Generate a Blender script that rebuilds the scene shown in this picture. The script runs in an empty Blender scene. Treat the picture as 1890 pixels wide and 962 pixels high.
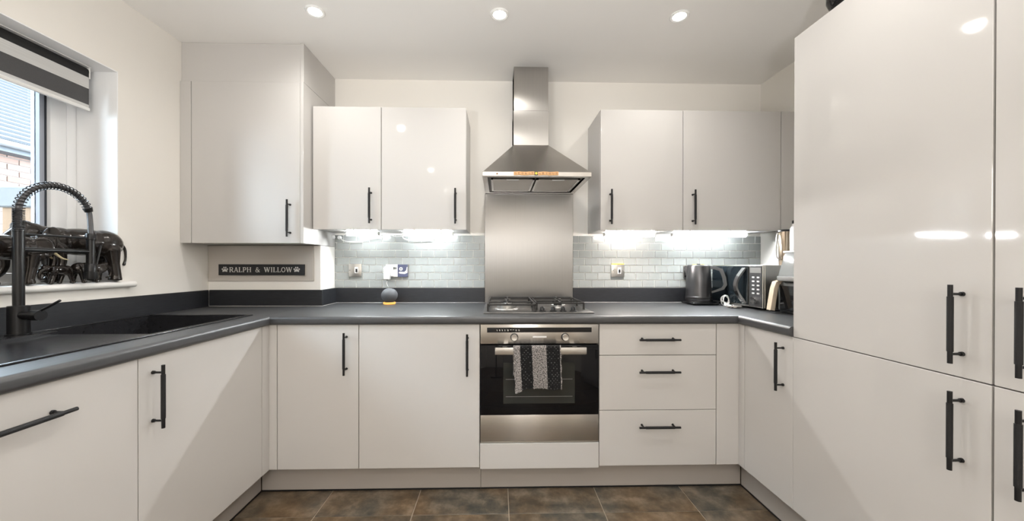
import bpy, bmesh, math, random
from mathutils import Vector, Matrix
random.seed(7)
sc = bpy.context.scene
COL = sc.collection

# ------------------------------------------------------------------ camera
cam_d = bpy.data.cameras.new('camera'); cam = bpy.data.objects.new('camera', cam_d); COL.objects.link(cam)
cam_d.sensor_width = 36.0; cam_d.lens = 673.5934 / 1890 * 36.0
cam_d.shift_x = (945 - 936.7607) / 1890; cam_d.shift_y = (491.6971 - 481) / 1890
cam_d.clip_start = 0.02
YAW, PITCH, ROLL = 0.0238, -0.0031, 0.0012
cam.matrix_world = (Matrix.Translation((0, -2.4808, 1.1639)) @ Matrix.Rotation(-YAW, 4, 'Z') @ Matrix.Rotation(math.pi/2 + PITCH, 4, 'X') @ Matrix.Rotation(ROLL, 4, 'Z'))
sc.camera = cam

# ------------------------------------------------------------------ world, exposure
w = bpy.data.worlds.new('sky'); sc.world = w; w.use_nodes = True
nt = w.node_tree; bg = nt.nodes['Background']
bg.inputs['Color'].default_value = (0.74, 0.87, 1.0, 1); bg.inputs['Strength'].default_value = 22.0
sc.view_settings.view_transform = 'Standard'; sc.view_settings.look = 'None'
sc.view_settings.gamma = 1.0; sc.view_settings.use_curve_mapping = False
sc.view_settings.exposure = 0.39
DOWNLIGHT_W = 14.0          # one ceiling downlight
FILL_UPLIGHT_W = 54.0          # one fill spot added behind the camera to brighten the ceiling
FILL_DRUM_E = 12.0           # emission of the opal drum added as fill
STRIP_E = 320.0             # emission of the under-cabinet strips
sc.cycles.max_bounces = 10; sc.cycles.diffuse_bounces = 6; sc.cycles.glossy_bounces = 5
sc.cycles.transmission_bounces = 8; sc.cycles.sample_clamp_indirect = 6.0
sc.cycles.caustics_reflective = False; sc.cycles.caustics_refractive = False

# ------------------------------------------------------------------ materials
MATS = {}
def mat(name, col, rough=0.5, metal=0.0, coat=0.0, noise=None, bump=None, emit=None, trans=0.0, ior=1.45, alpha=1.0, sheen=0.0, spec=None, aniso=0.0):
    """noise=(scale_xyz, amount, detail): colour variation; bump=(scale_xyz, strength)"""
    m = bpy.data.materials.new(name); m.use_nodes = True
    nt = m.node_tree; b = nt.nodes['Principled BSDF']
    b.inputs['Base Color'].default_value = (*col, 1); b.inputs['Roughness'].default_value = rough
    b.inputs['Metallic'].default_value = metal; b.inputs['Coat Weight'].default_value = coat
    b.inputs['Coat Roughness'].default_value = 0.03
    b.inputs['Transmission Weight'].default_value = trans; b.inputs['IOR'].default_value = ior
    b.inputs['Alpha'].default_value = alpha
    if spec is not None: b.inputs['Specular IOR Level'].default_value = spec
    if aniso: b.inputs['Anisotropic'].default_value = aniso
    if sheen: b.inputs['Sheen Weight'].default_value = sheen
    if emit: b.inputs['Emission Color'].default_value = (*emit[0], 1); b.inputs['Emission Strength'].default_value = emit[1]
    def coords(scale):
        tc = nt.nodes.new('ShaderNodeTexCoord'); mp = nt.nodes.new('ShaderNodeMapping'); mp.inputs['Scale'].default_value = scale
        nt.links.new(tc.outputs['Object'], mp.inputs['Vector']); return mp.outputs['Vector']
    if noise:
        n = nt.nodes.new('ShaderNodeTexNoise'); n.inputs['Scale'].default_value = 1.0; n.inputs['Detail'].default_value = noise[2] if len(noise) > 2 else 4
        nt.links.new(coords(noise[0]), n.inputs['Vector'])
        mx = nt.nodes.new('ShaderNodeMix'); mx.data_type = 'RGBA'
        a = noise[1]
        mx.inputs['A'].default_value = (*[c*(1-a) for c in col], 1); mx.inputs['B'].default_value = (*[min(1, c*(1+a)) for c in col], 1)
        nt.links.new(n.outputs['Fac'], mx.inputs['Factor']); nt.links.new(mx.outputs['Result'], b.inputs['Base Color'])
    if bump:
        n = nt.nodes.new('ShaderNodeTexNoise'); n.inputs['Scale'].default_value = 1.0; n.inputs['Detail'].default_value = 3
        nt.links.new(coords(bump[0]), n.inputs['Vector'])
        bp = nt.nodes.new('ShaderNodeBump'); bp.inputs['Strength'].default_value = bump[1]; bp.inputs['Distance'].default_value = 0.002
        nt.links.new(n.outputs['Fac'], bp.inputs['Height']); nt.links.new(bp.outputs['Normal'], b.inputs['Normal'])
    MATS[name] = m; return m
def brushed(name, col, rough, aniso, stretch, noise):
    """brushed steel: highlights stretched along `stretch`"""
    m = mat(name, col, rough, metal=1.0, noise=noise, aniso=aniso); nt = m.node_tree
    c = nt.nodes.new('ShaderNodeCombineXYZ')
    for k in range(3): c.inputs[k].default_value = stretch[k]
    nt.links.new(c.outputs[0], nt.nodes['Principled BSDF'].inputs['Tangent']); return m
M = MATS
brushed('oven_steel', (0.50, 0.475, 0.445), 0.26, 0.85, (0, 0, 1), ((2, 2, 700), 0.08, 3))
brushed('hood_steel', (0.52, 0.50, 0.475), 0.24, 0.85, (1, 0, 0), ((500, 2, 2), 0.08, 3))
mat('wall_paint', (0.82, 0.795, 0.75), 0.75, bump=((60, 60, 60), 0.05))
mat('ceiling_paint', (0.88, 0.865, 0.84), 0.8, bump=((50, 50, 50), 0.04))
mat('white_reveal', (0.88, 0.885, 0.89), 0.6)
mat('gloss', (0.532, 0.517, 0.500), 0.05, noise=((3, 3, 3), 0.015), bump=((9, 9, 9), 0.02))
mat('gloss_side', (0.532, 0.517, 0.500), 0.25)
mat('carcass', (0.60, 0.57, 0.53), 0.45)
mat('plinth', (0.38, 0.35, 0.32), 0.4)
mat('black_metal', (0.012, 0.012, 0.013), 0.30, metal=0.3)
mat('knurled', (0.013, 0.013, 0.014), 0.5, metal=0.3, bump=((900, 900, 900), 0.6))
mat('worktop', (0.044, 0.045, 0.048), 0.40, spec=0.85, noise=((14, 90, 90), 0.4, 6), bump=((40, 260, 260), 0.03))
mat('worktop_side', (0.044, 0.045, 0.048), 0.40, spec=0.85, noise=((90, 14, 90), 0.4, 6), bump=((260, 40, 260), 0.03))
mat('upstand', (0.016, 0.017, 0.020), 0.42, noise=((20, 20, 160), 0.5, 5))
mat('sink', (0.016, 0.016, 0.018), 0.24, noise=((60, 60, 60), 0.4, 6), bump=((700, 700, 700), 0.05))
mat('hob_steel', (0.20, 0.195, 0.19), 0.32, metal=1.0)
mat('steel', (0.50, 0.48, 0.455), 0.30, metal=1.0, noise=((2, 2, 700), 0.10, 3), bump=((1.5, 1.5, 900), 0.06))
mat('steel_v', (0.46, 0.445, 0.42), 0.30, metal=1.0, noise=((500, 2, 2), 0.08, 3), bump=((900, 1.5, 1.5), 0.05))
brushed('splash_steel', (0.30, 0.29, 0.28), 0.34, 0.8, (1, 0, 0), ((400, 2, 2), 0.07, 3))
mat('chrome', (0.75, 0.74, 0.73), 0.12, metal=1.0)
mat('satin_chrome', (0.66, 0.64, 0.61), 0.3, metal=1.0)
mat('tile', (0.310, 0.326, 0.320), 0.14, noise=((18, 18, 18), 0.10, 3), bump=((25, 25, 25), 0.03))
mat('grout', (0.80, 0.785, 0.75), 0.8)
mat('white_plastic', (0.80, 0.80, 0.79), 0.35)
mat('upvc', (0.84, 0.85, 0.86), 0.3)
mat('gasket', (0.03, 0.035, 0.045), 0.5)
mat('bead', (0.36, 0.39, 0.45), 0.35)
mat('hose', (0.10, 0.10, 0.105), 0.4, metal=0.4)
mat('black_plastic', (0.012, 0.012, 0.013), 0.35)
mat('black_gloss', (0.006, 0.006, 0.007), 0.06)
mat('iron', (0.035, 0.034, 0.033), 0.42, metal=0.55, bump=((300, 300, 300), 0.1))
mat('burner', (0.55, 0.54, 0.52), 0.35, metal=0.9)
mat('oven_glass', (0.004, 0.004, 0.005), 0.04, spec=0.3)
mat('oven_window', (0.022, 0.024, 0.022), 0.06, noise=((2, 2, 9), 0.5, 2))
mat('box_panel', (0.50, 0.465, 0.425), 0.07)
mat('wood', (0.62, 0.36, 0.17), 0.6, noise=((60, 60, 14), 0.18))
mat('wood_letter', (0.22, 0.10, 0.04), 0.6)
mat('yellow', (0.70, 0.55, 0.06), 0.5)
mat('sign_black', (0.012, 0.012, 0.014), 0.5, bump=((300, 300, 300), 0.1))
mat('sign_white', (0.62, 0.61, 0.58), 0.6)
mat('speaker_cloth', (0.085, 0.088, 0.095), 0.9, noise=((900, 900, 900), 0.35), bump=((900, 900, 900), 0.4))
mat('amber_light', (0.8, 0.4, 0.08), 0.5, emit=((1.0, 0.52, 0.14), 0.55))
mat('blind_dark', (0.075, 0.075, 0.078), 0.85, noise=((600, 600, 600), 0.25), bump=((500, 500, 500), 0.2))
mat('blind_black', (0.012, 0.012, 0.013), 0.7)
mat('blind_sheer', (0.70, 0.70, 0.69), 0.9, alpha=0.72, noise=((2, 2, 500), 0.25))
mat('bronze', (0.020, 0.0155, 0.013), 0.20, metal=0.35, coat=0.4, noise=((14, 14, 14), 0.6, 5), bump=((60, 60, 60), 0.15))
mat('ivory', (0.75, 0.66, 0.42), 0.4)
mat('kettle', (0.10, 0.10, 0.105), 0.30, metal=0.9, bump=((2, 2, 500), 0.03))
mat('microwave_glass', (0.010, 0.014, 0.017), 0.07)
mat('grey_plastic', (0.22, 0.215, 0.21), 0.4)
mat('handle_grey', (0.085, 0.085, 0.085), 0.4)
mat('dark_grey', (0.045, 0.045, 0.047), 0.35)
mat('cream_wood', (0.60, 0.50, 0.38), 0.45, noise=((30, 30, 10), 0.15))
mat('clear_plastic', (0.82, 0.85, 0.86), 0.10, trans=0.75, ior=1.2)
mat('copper_steel', (0.42, 0.34, 0.26), 0.22, metal=1.0)
mat('cable_white', (0.78, 0.78, 0.77), 0.45)
mat('cable_black', (0.015, 0.015, 0.015), 0.5)
mat('navy', (0.055, 0.06, 0.11), 0.45)
mat('foil', (0.62, 0.60, 0.58), 0.25, metal=0.8, bump=((120, 120, 120), 0.8))
mat('lamp_lens', (1, 1, 1), 0.3, emit=((1.0, 0.93, 0.82), 30.0))
mat('strip_cool', (1, 1, 1), 0.3, emit=((0.93, 0.98, 1.0), STRIP_E))
mat('strip_warm', (1, 1, 1), 0.3, emit=((1.0, 0.92, 0.86), STRIP_E))
mat('sealant', (0.42, 0.41, 0.40), 0.4)
mat('opal', (0.9, 0.9, 0.88), 0.3, emit=((1.0, 0.95, 0.89), FILL_DRUM_E))  # glow of the drum added as fill
mat('strip_cool_wash', (1, 1, 1), 0.3, emit=((0.93, 0.98, 1.0), STRIP_E*0.16))
mat('strip_warm_wash', (1, 1, 1), 0.3, emit=((1.0, 0.92, 0.86), STRIP_E*0.16))
mat('door_white', (0.80, 0.79, 0.77), 0.35)
mat('concrete', (0.06, 0.06, 0.06), 0.8, noise=((20, 20, 20), 0.15))
mat('fence_wood', (0.085, 0.05, 0.026), 0.7, noise=((25, 25, 3), 0.2))
mat('mortar', (0.14, 0.12, 0.105), 0.9)
mat('roof_slate', (0.070, 0.073, 0.078), 0.55, noise=((9, 9, 9), 0.12))
mat('gutter', (0.10, 0.10, 0.105), 0.4)
mat('fascia', (0.04, 0.043, 0.048), 0.5)
mat('paving', (0.20, 0.195, 0.185), 0.9, noise=((4, 4, 4), 0.2))
mat('joint', (0.38, 0.32, 0.25), 0.8)
mat('light_towel', (0.5, 0.45, 0.43), 0.95)

def glass_mat():
    """thin window pane: clear transmission plus a Fresnel reflection"""
    m = bpy.data.materials.new('window_glass'); m.use_nodes = True; nt = m.node_tree
    nt.nodes.remove(nt.nodes['Principled BSDF']); out = nt.nodes['Material Output']
    t = nt.nodes.new('ShaderNodeBsdfTransparent'); t.inputs['Color'].default_value = (0.93, 0.95, 0.95, 1)
    g = nt.nodes.new('ShaderNodeBsdfGlossy'); g.inputs['Roughness'].default_value = 0.01
    f = nt.nodes.new('ShaderNodeFresnel'); f.inputs['IOR'].default_value = 1.3
    x = nt.nodes.new('ShaderNodeMixShader')
    nt.links.new(f.outputs[0], x.inputs[0]); nt.links.new(t.outputs[0], x.inputs[1]); nt.links.new(g.outputs[0], x.inputs[2]); nt.links.new(x.outputs[0], out.inputs['Surface'])
    MATS['glass'] = m
glass_mat()

def floor_tile_mat():
    m = bpy.data.materials.new('floor_tile'); m.use_nodes = True; nt = m.node_tree; b = nt.nodes['Principled BSDF']
    tc = nt.nodes.new('ShaderNodeTexCoord'); oi = nt.nodes.new('ShaderNodeObjectInfo')
    ad = nt.nodes.new('ShaderNodeVectorMath'); ad.operation = 'MULTIPLY_ADD'
    cb = nt.nodes.new('ShaderNodeCombineXYZ'); nt.links.new(oi.outputs['Random'], cb.inputs['X']); nt.links.new(oi.outputs['Random'], cb.inputs['Y'])
    nt.links.new(cb.outputs['Vector'], ad.inputs[0]); ad.inputs[1].default_value = (31, 17, 0); nt.links.new(tc.outputs['Object'], ad.inputs[2])
    n1 = nt.nodes.new('ShaderNodeTexNoise'); n1.inputs['Scale'].default_value = 11; n1.inputs['Detail'].default_value = 10; n1.inputs['Roughness'].default_value = 0.65
    n2 = nt.nodes.new('ShaderNodeTexNoise'); n2.inputs['Scale'].default_value = 3.2; n2.inputs['Detail'].default_value = 6
    for n in (n1, n2): nt.links.new(ad.outputs['Vector'], n.inputs['Vector'])
    r1 = nt.nodes.new('ShaderNodeValToRGB'); e = r1.color_ramp.elements
    e[0].position = 0.36; e[0].color = (0.022, 0.019, 0.015, 1); e[1].position = 0.66; e[1].color = (0.25, 0.195, 0.14, 1)
    x = e.new(0.50); x.color = (0.105, 0.078, 0.052, 1)
    r2 = nt.nodes.new('ShaderNodeValToRGB'); e = r2.color_ramp.elements
    e[0].position = 0.40; e[0].color = (0.080, 0.088, 0.080, 1); e[1].position = 0.62; e[1].color = (0.180, 0.105, 0.045, 1)
    nt.links.new(n1.outputs['Fac'], r1.inputs['Fac']); nt.links.new(n2.outputs['Fac'], r2.inputs['Fac'])
    mx = nt.nodes.new('ShaderNodeMix'); mx.data_type = 'RGBA'; mx.inputs['Factor'].default_value = 0.36
    nt.links.new(r1.outputs['Color'], mx.inputs['A']); nt.links.new(r2.outputs['Color'], mx.inputs['B']); nt.links.new(mx.outputs['Result'], b.inputs['Base Color'])
    b.inputs['Roughness'].default_value = 0.38
    bp = nt.nodes.new('ShaderNodeBump'); bp.inputs['Strength'].default_value = 0.25; bp.inputs['Distance'].default_value = 0.003
    nt.links.new(n1.outputs['Fac'], bp.inputs['Height']); nt.links.new(bp.outputs['Normal'], b.inputs['Normal'])
    MATS['floor_tile'] = m
floor_tile_mat()

def brick_mat():
    m = mat('brick', (0.40, 0.22, 0.15), 0.9, noise=((8, 8, 8), 0.25))
    nt = m.node_tree; oi = nt.nodes.new('ShaderNodeObjectInfo'); b = nt.nodes['Principled BSDF']
    r = nt.nodes.new('ShaderNodeValToRGB'); e = r.color_ramp.elements
    e[0].color = (0.105, 0.058, 0.043, 1); e[1].color = (0.15, 0.098, 0.08, 1)
    nt.links.new(oi.outputs['Random'], r.inputs['Fac']); nt.links.new(r.outputs['Color'], b.inputs['Base Color'])
brick_mat()

def towel_mat():
    """five woven stripes across the towel's width (local x), knit dots"""
    m = bpy.data.materials.new('towel'); m.use_nodes = True; nt = m.node_tree; b = nt.nodes['Principled BSDF']
    b.inputs['Roughness'].default_value = 0.95; b.inputs['Sheen Weight'].default_value = 0.3
    uv = nt.nodes.new('ShaderNodeUVMap'); sp = nt.nodes.new('ShaderNodeSeparateXYZ'); nt.links.new(uv.outputs['UV'], sp.inputs['Vector'])
    r = nt.nodes.new('ShaderNodeValToRGB'); r.color_ramp.interpolation = 'CONSTANT'; e = r.color_ramp.elements
    e[0].position = 0; e[0].color = (1, 1, 1, 1); e[1].position = 0.14; e[1].color = (0, 0, 0, 1)
    for p, c in ((0.385, 1), (0.69, 0), (0.975, 1)): x = e.new(p); x.color = (c, c, c, 1)
    nt.links.new(sp.outputs['X'], r.inputs['Fac'])
    mp = nt.nodes.new('ShaderNodeMapping'); mp.inputs['Scale'].default_value = (19, 16, 1); mp.inputs['Rotation'].default_value = (0, 0, 0.785); nt.links.new(uv.outputs['UV'], mp.inputs['Vector'])
    v = nt.nodes.new('ShaderNodeTexVoronoi'); v.inputs['Scale'].default_value = 1.0; v.inputs['Randomness'].default_value = 0.25; nt.links.new(mp.outputs['Vector'], v.inputs['Vector'])
    rd = nt.nodes.new('ShaderNodeValToRGB'); e = rd.color_ramp.elements; e[0].position = 0.10; e[0].color = (0.24, 0.235, 0.23, 1); e[1].position = 0.24; e[1].color = (0.010, 0.010, 0.011, 1)
    nt.links.new(v.outputs['Distance'], rd.inputs['Fac'])
    mp2 = nt.nodes.new('ShaderNodeMapping'); mp2.inputs['Scale'].default_value = (42, 46, 1); nt.links.new(uv.outputs['UV'], mp2.inputs['Vector'])
    n = nt.nodes.new('ShaderNodeTexNoise'); n.inputs['Scale'].default_value = 1.0; n.inputs['Detail'].default_value = 4; nt.links.new(mp2.outputs['Vector'], n.inputs['Vector'])
    rl = nt.nodes.new('ShaderNodeValToRGB'); e = rl.color_ramp.elements; e[0].position = 0.38; e[0].color = (0.07, 0.066, 0.064, 1); e[1].position = 0.58; e[1].color = (0.62, 0.58, 0.56, 1)
    nt.links.new(n.outputs['Fac'], rl.inputs['Fac'])
    mx = nt.nodes.new('ShaderNodeMix'); mx.data_type = 'RGBA'
    nt.links.new(r.outputs['Color'], mx.inputs['Factor']); nt.links.new(rd.outputs['Color'], mx.inputs['A']); nt.links.new(rl.outputs['Color'], mx.inputs['B'])
    nt.links.new(mx.outputs['Result'], b.inputs['Base Color'])
    bp = nt.nodes.new('ShaderNodeBump'); bp.inputs['Strength'].default_value = 0.8; bp.inputs['Distance'].default_value = 0.004
    nt.links.new(v.outputs['Distance'], bp.inputs['Height']); nt.links.new(bp.outputs['Normal'], b.inputs['Normal'])
    MATS['towel'] = m
towel_mat()

# ------------------------------------------------------------------ mesh helpers (world coordinates)
def NB(): return bmesh.new()
def box(bm, x0, x1, y0, y1, z0, z1, bev=0.0, seg=1):
    if x1 < x0: x0, x1 = x1, x0
    if y1 < y0: y0, y1 = y1, y0
    if z1 < z0: z0, z1 = z1, z0
    vs = [bm.verts.new(p) for p in ((x0,y0,z0),(x1,y0,z0),(x1,y1,z0),(x0,y1,z0),(x0,y0,z1),(x1,y0,z1),(x1,y1,z1),(x0,y1,z1))]
    fs = [bm.faces.new([vs[i] for i in f]) for f in ((0,3,2,1),(4,5,6,7),(0,1,5,4),(1,2,6,5),(2,3,7,6),(3,0,4,7))]
    if bev:
        es = set(e for f in fs for e in f.edges)
        bmesh.ops.bevel(bm, geom=list(es), offset=bev, segments=seg, profile=0.5, affect='EDGES')
    return bm
def frame_of(d):
    d = Vector(d).normalized(); a = Vector((0,0,1)) if abs(d.z) < 0.95 else Vector((1,0,0))
    u = d.cross(a).normalized(); return u, d.cross(u).normalized()
def cyl(bm, p0, p1, r0, r1=None, n=16, cap=True):
    r1 = r0 if r1 is None else r1; p0, p1 = Vector(p0), Vector(p1); u, v = frame_of(p1-p0)
    A = [bm.verts.new(p0 + (u*math.cos(t)+v*math.sin(t))*r0) for t in (2*math.pi*i/n for i in range(n))]
    B = [bm.verts.new(p1 + (u*math.cos(t)+v*math.sin(t))*r1) for t in (2*math.pi*i/n for i in range(n))]
    for i in range(n): bm.faces.new((A[i], A[(i+1)%n], B[(i+1)%n], B[i]))
    if cap: bm.faces.new(A[::-1]); bm.faces.new(B)
    return bm
def lathe(bm, c, prof, n=24, axis='z'):
    """prof: (r, h) list; closed with caps where r>0 at the ends"""
    c = Vector(c); rings = []
    def pt(r, h, t):
        a, b = r*math.cos(t), r*math.sin(t)
        return {'z': Vector((a, b, h)), 'y': Vector((a, h, b)), 'x': Vector((h, a, b))}[axis] + c
    for r, h in prof:
        rings.append([bm.verts.new(pt(r, h, 2*math.pi*i/n)) for i in range(n)] if r > 1e-6 else [bm.verts.new(pt(0, h, 0))])
    for A, B in zip(rings, rings[1:]):
        for i in range(n):
            j = (i+1) % n
            if len(A) == 1 and len(B) == 1: continue
            if len(A) == 1: bm.faces.new((A[0], B[j], B[i]))
            elif len(B) == 1: bm.faces.new((A[i], A[j], B[0]))
            else: bm.faces.new((A[i], A[j], B[j], B[i]))
    if len(rings[0]) > 1: bm.faces.new(rings[0][::-1])
    if len(rings[-1]) > 1: bm.faces.new(rings[-1])
    return bm
def tube(bm, pts, r, n=8, cap=True):
    pts = [Vector(p) for p in pts]; rr = r if isinstance(r, (list, tuple)) else [r]*len(pts)
    u = None; rings = []
    for i, p in enumerate(pts):
        d = (pts[min(i+1, len(pts)-1)] - pts[max(i-1, 0)]).normalized()
        if u is None: u = frame_of(d)[0]
        u = (u - d*u.dot(d)).normalized(); v = d.cross(u)
        rings.append([bm.verts.new(p + (u*math.cos(t)+v*math.sin(t))*rr[i]) for t in (2*math.pi*k/n for k in range(n))])
    for A, B in zip(rings, rings[1:]):
        for k in range(n): bm.faces.new((A[k], A[(k+1)%n], B[(k+1)%n], B[k]))
    if cap: bm.faces.new(rings[0][::-1]); bm.faces.new(rings[-1])
    return bm
def prism(bm, poly, d, o=(0,0,0), ux=(1,0,0), uy=(0,0,1)):
    """2-D polygon (list of (a,b)) in the plane o + a*ux + b*uy, extruded by vector d"""
    o, ux, uy, d = Vector(o), Vector(ux), Vector(uy), Vector(d)
    A = [bm.verts.new(o + ux*a + uy*b) for a, b in poly]; B = [bm.verts.new(v.co + d) for v in A]
    n = len(A)
    for i in range(n): bm.faces.new((A[i], A[(i+1)%n], B[(i+1)%n], B[i]))
    bm.faces.new(A[::-1]); bm.faces.new(B)
    return bm
def catmull(P, k=8, closed=False):
    P = [Vector(p) for p in P]; out = []
    for i in range(len(P)-1):
        a, b, c, d = P[max(i-1,0)], P[i], P[i+1], P[min(i+2, len(P)-1)]
        for s in range(k):
            t = s/k; out.append(0.5*((2*b)+(c-a)*t+(2*a-5*b+4*c-d)*t*t+(3*b-a-3*c+d)*t**3))
    return out + [P[-1]]
def root_loc(p):
    while p.parent: p = p.parent
    return p.location.copy()
def finish(bm, name, m, off=(0,0,0), smooth=True):
    bmesh.ops.recalc_face_normals(bm, faces=bm.faces[:])
    if any(off): bmesh.ops.translate(bm, verts=bm.verts[:], vec=-Vector(off))
    me = bpy.data.meshes.new(name); bm.to_mesh(me); bm.free()
    me.materials.append(M[m] if isinstance(m, str) else m)
    if smooth: me.shade_smooth(); me.set_sharp_from_angle(angle=math.radians(35))
    return me
def link(name, me, parent=None, loc=None):
    o = bpy.data.objects.new(name, me); COL.objects.link(o)
    if parent is not None: o.parent = parent
    if loc is not None: o.location = loc
    return o
def obj(name, bm, m, parent=None, label=None, smooth=True):
    off = root_loc(parent) if parent is not None else (0,0,0)
    o = link(name, finish(bm, name, m, off, smooth), parent)
    if label: o['label'] = label
    return o
def tag(o, label, cat, group=None):
    o['label'] = label; o['category'] = cat
    if group: o['group'] = group
    return o
def solo(name, bm, m, loc, label, cat, group=None, smooth=True):
    o = link(name, finish(bm, name, m, loc, smooth), None, loc); return tag(o, label, cat, group)
def thing(name, loc, label, cat, group=None):
    o = bpy.data.objects.new(name, None); o.empty_display_size = 0.05; COL.objects.link(o); o.location = loc
    return tag(o, label, cat, group)
def struct(name, bm, m, parent=None, smooth=False):
    o = obj(name, bm, m, parent, smooth=smooth)
    if parent is None: o['kind'] = 'structure'
    return o
def mesh_copy(o, name=None, loc=None, parent=None):
    c = o.copy(); COL.objects.link(c)
    if loc is not None: c.location = loc
    if parent is not None: c.parent = parent
    return c

# ------------------------------------------------------------------ dimensions
XL, XR, YR, ZC = -1.782, 1.8057, -5.2, 2.413
YB, XLF, XRF = -0.6537, -1.1319, 1.2203       # faces of the base doors
ZB, ZT, WT = 0.1507, 0.8676, 0.91
YW, ZW0, ZW1 = -0.310, 1.3761, 2.0961         # wall units
YBX, XBX = -0.1987, -1.1002                   # pipe boxing in the corner
# ------------------------------------------------------------------ shell
bm = NB(); box(bm, XL-0.3, XR+0.2, YR-0.2, 0.2, -0.12, -0.0035); floor = struct('floor', bm, 'joint')
bm = NB(); box(bm, XL-0.3, XR+0.2, YR-0.2, 0.2, ZC, ZC+0.1); struct('ceiling', bm, 'ceiling_paint')
bm = NB(); box(bm, XL-0.3, XR+0.2, 0.0, 0.2, -0.012, ZC); wall_back = struct('wall_back', bm, 'wall_paint')
bm = NB(); box(bm, XR, XR+0.2, YR, 0.0, -0.012, ZC); struct('wall_right', bm, 'wall_paint')
bm = NB()
DX0, DX1 = -0.95, -0.15
box(bm, XL-0.3, DX0, YR-0.2, YR, -0.012, ZC); box(bm, DX1, XR+0.2, YR-0.2, YR, -0.012, ZC); box(bm, DX0, DX1, YR-0.2, YR, 2.02, ZC)
struct('wall_rear', bm, 'wall_paint')
# left wall with the window opening
WY0, WY1, WZ0, WZ1, WX = -2.0, -0.7275, 1.055, 2.0665, -1.965
bm = NB()
box(bm, XL-0.3, XL, YR, WY0, -0.012, ZC); box(bm, XL-0.3, XL, WY1, 0.0, -0.012, ZC)
box(bm, XL-0.3, XL, WY0, WY1, -0.012, WZ0); box(bm, XL-0.3, XL, WY0, WY1, WZ1, ZC)
struct('wall_left', bm, 'wall_paint')
# white plaster lining of the reveal
win = bpy.data.objects.new('window_1', None); COL.objects.link(win); win.location = (WX, (WY0+WY1)/2, WZ0); win['kind'] = 'structure'
bm = NB()
box(bm, WX-0.06, XL-0.0005, WY1-0.004, WY1, WZ0+0.03, WZ1-0.004); obj('reveal_side', bm, 'white_reveal', win)
bm = NB(); box(bm, WX-0.06, XL-0.0005, WY0, WY0+0.004, WZ0+0.03, WZ1-0.004); obj('reveal_side', bm, 'white_reveal', win)
bm = NB(); box(bm, WX-0.06, XL-0.0005, WY0, WY1, WZ1-0.004, WZ1); obj('reveal_top', bm, 'white_reveal', win)
a, b_, c0, c1 = WY1-0.004, WY0+0.004, WZ0+0.03, WZ1-0.004
bm = NB(); F = 0.043
for y0, y1, z0, z1 in ((a-F, a, c0, c1), (b_, b_+F, c0, c1), (b_+F, a-F, c0, c0+F), (b_+F, a-F, c1-F, c1)): box(bm, WX-0.07, WX, y0, y1, z0, z1, 0.004)
obj('window_frame', bm, 'upvc', win)
ca, cb, cz0, cz1 = a-F-0.002, b_+F+0.002, c0+F+0.002, c1-F-0.002
mid = (ca+cb)/2
for k, (y1, y0) in enumerate(((ca, mid+0.002), (mid-0.002, cb))):
    bm = NB(); S = 0.061
    for yy0, yy1, z0, z1 in ((y1-S, y1, cz0, cz1), (y0, y0+S, cz0, cz1), (y0+S, y1-S, cz0, cz0+S), (y0+S, y1-S, cz1-S, cz1)): box(bm, WX-0.062, WX+0.006, yy0, yy1, z0, z1, 0.006, 2)
    cs = obj('casement', bm, 'upvc', win)
    bm = NB(); G = 0.022
    for yy0, yy1, z0, z1 in ((y1-S-G, y1-S, cz0+S, cz1-S), (y0+S, y0+S+G, cz0+S, cz1-S), (y0+S+G, y1-S-G, cz0+S, cz0+S+G), (y0+S+G, y1-S-G, cz1-S-G, cz1-S)): box(bm, WX-0.05, WX-0.014, yy0, yy1, z0, z1)
    obj('glazing_bead', bm, 'bead', cs)
    bm = NB(); box(bm, WX-0.02, WX-0.010, y1-S-0.005, y1-S+0.0005, cz0+S, cz1-S); obj('gasket', bm, 'gasket', cs)
    bm = NB(); box(bm, WX-0.036, WX-0.030, y0+S+G, y1-S-G, cz0+S+G, cz1-S-G); obj('pane', bm, 'glass', cs)
# sill board with rounded nose and horns
ZS = 1.085
prof = [(XL-0.2, ZS-0.028), (XL+0.022, ZS-0.028)] + [(XL+0.022+0.012*math.sin(t), ZS-0.014-0.014*math.cos(t)) for t in (0.5, 1.0, 1.57, 2.1, 2.6)] + [(XL+0.022, ZS), (XL-0.2, ZS)]
bm = NB(); prism(bm, prof, (0, WY1-WY0-0.002, 0), (0, WY0+0.001, 0), (1,0,0), (0,0,1))
prof2 = [(XL+0.0005, ZS-0.028)] + prof[1:-1] + [(XL+0.0005, ZS)]
prism(bm, prof2, (0, 0.055, 0), (0, WY1-0.001, 0)); prism(bm, prof2, (0, 0.055, 0), (0, WY0-0.055, 0))
obj('window_sill', bm, 'door_white', win, smooth=True)
bm = NB(); box(bm, XL+0.0005, XL+0.009, WY0-0.02, WY1+0.03, 1.011, ZS-0.0285); obj('sill_apron', bm, 'wall_paint', win)
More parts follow.
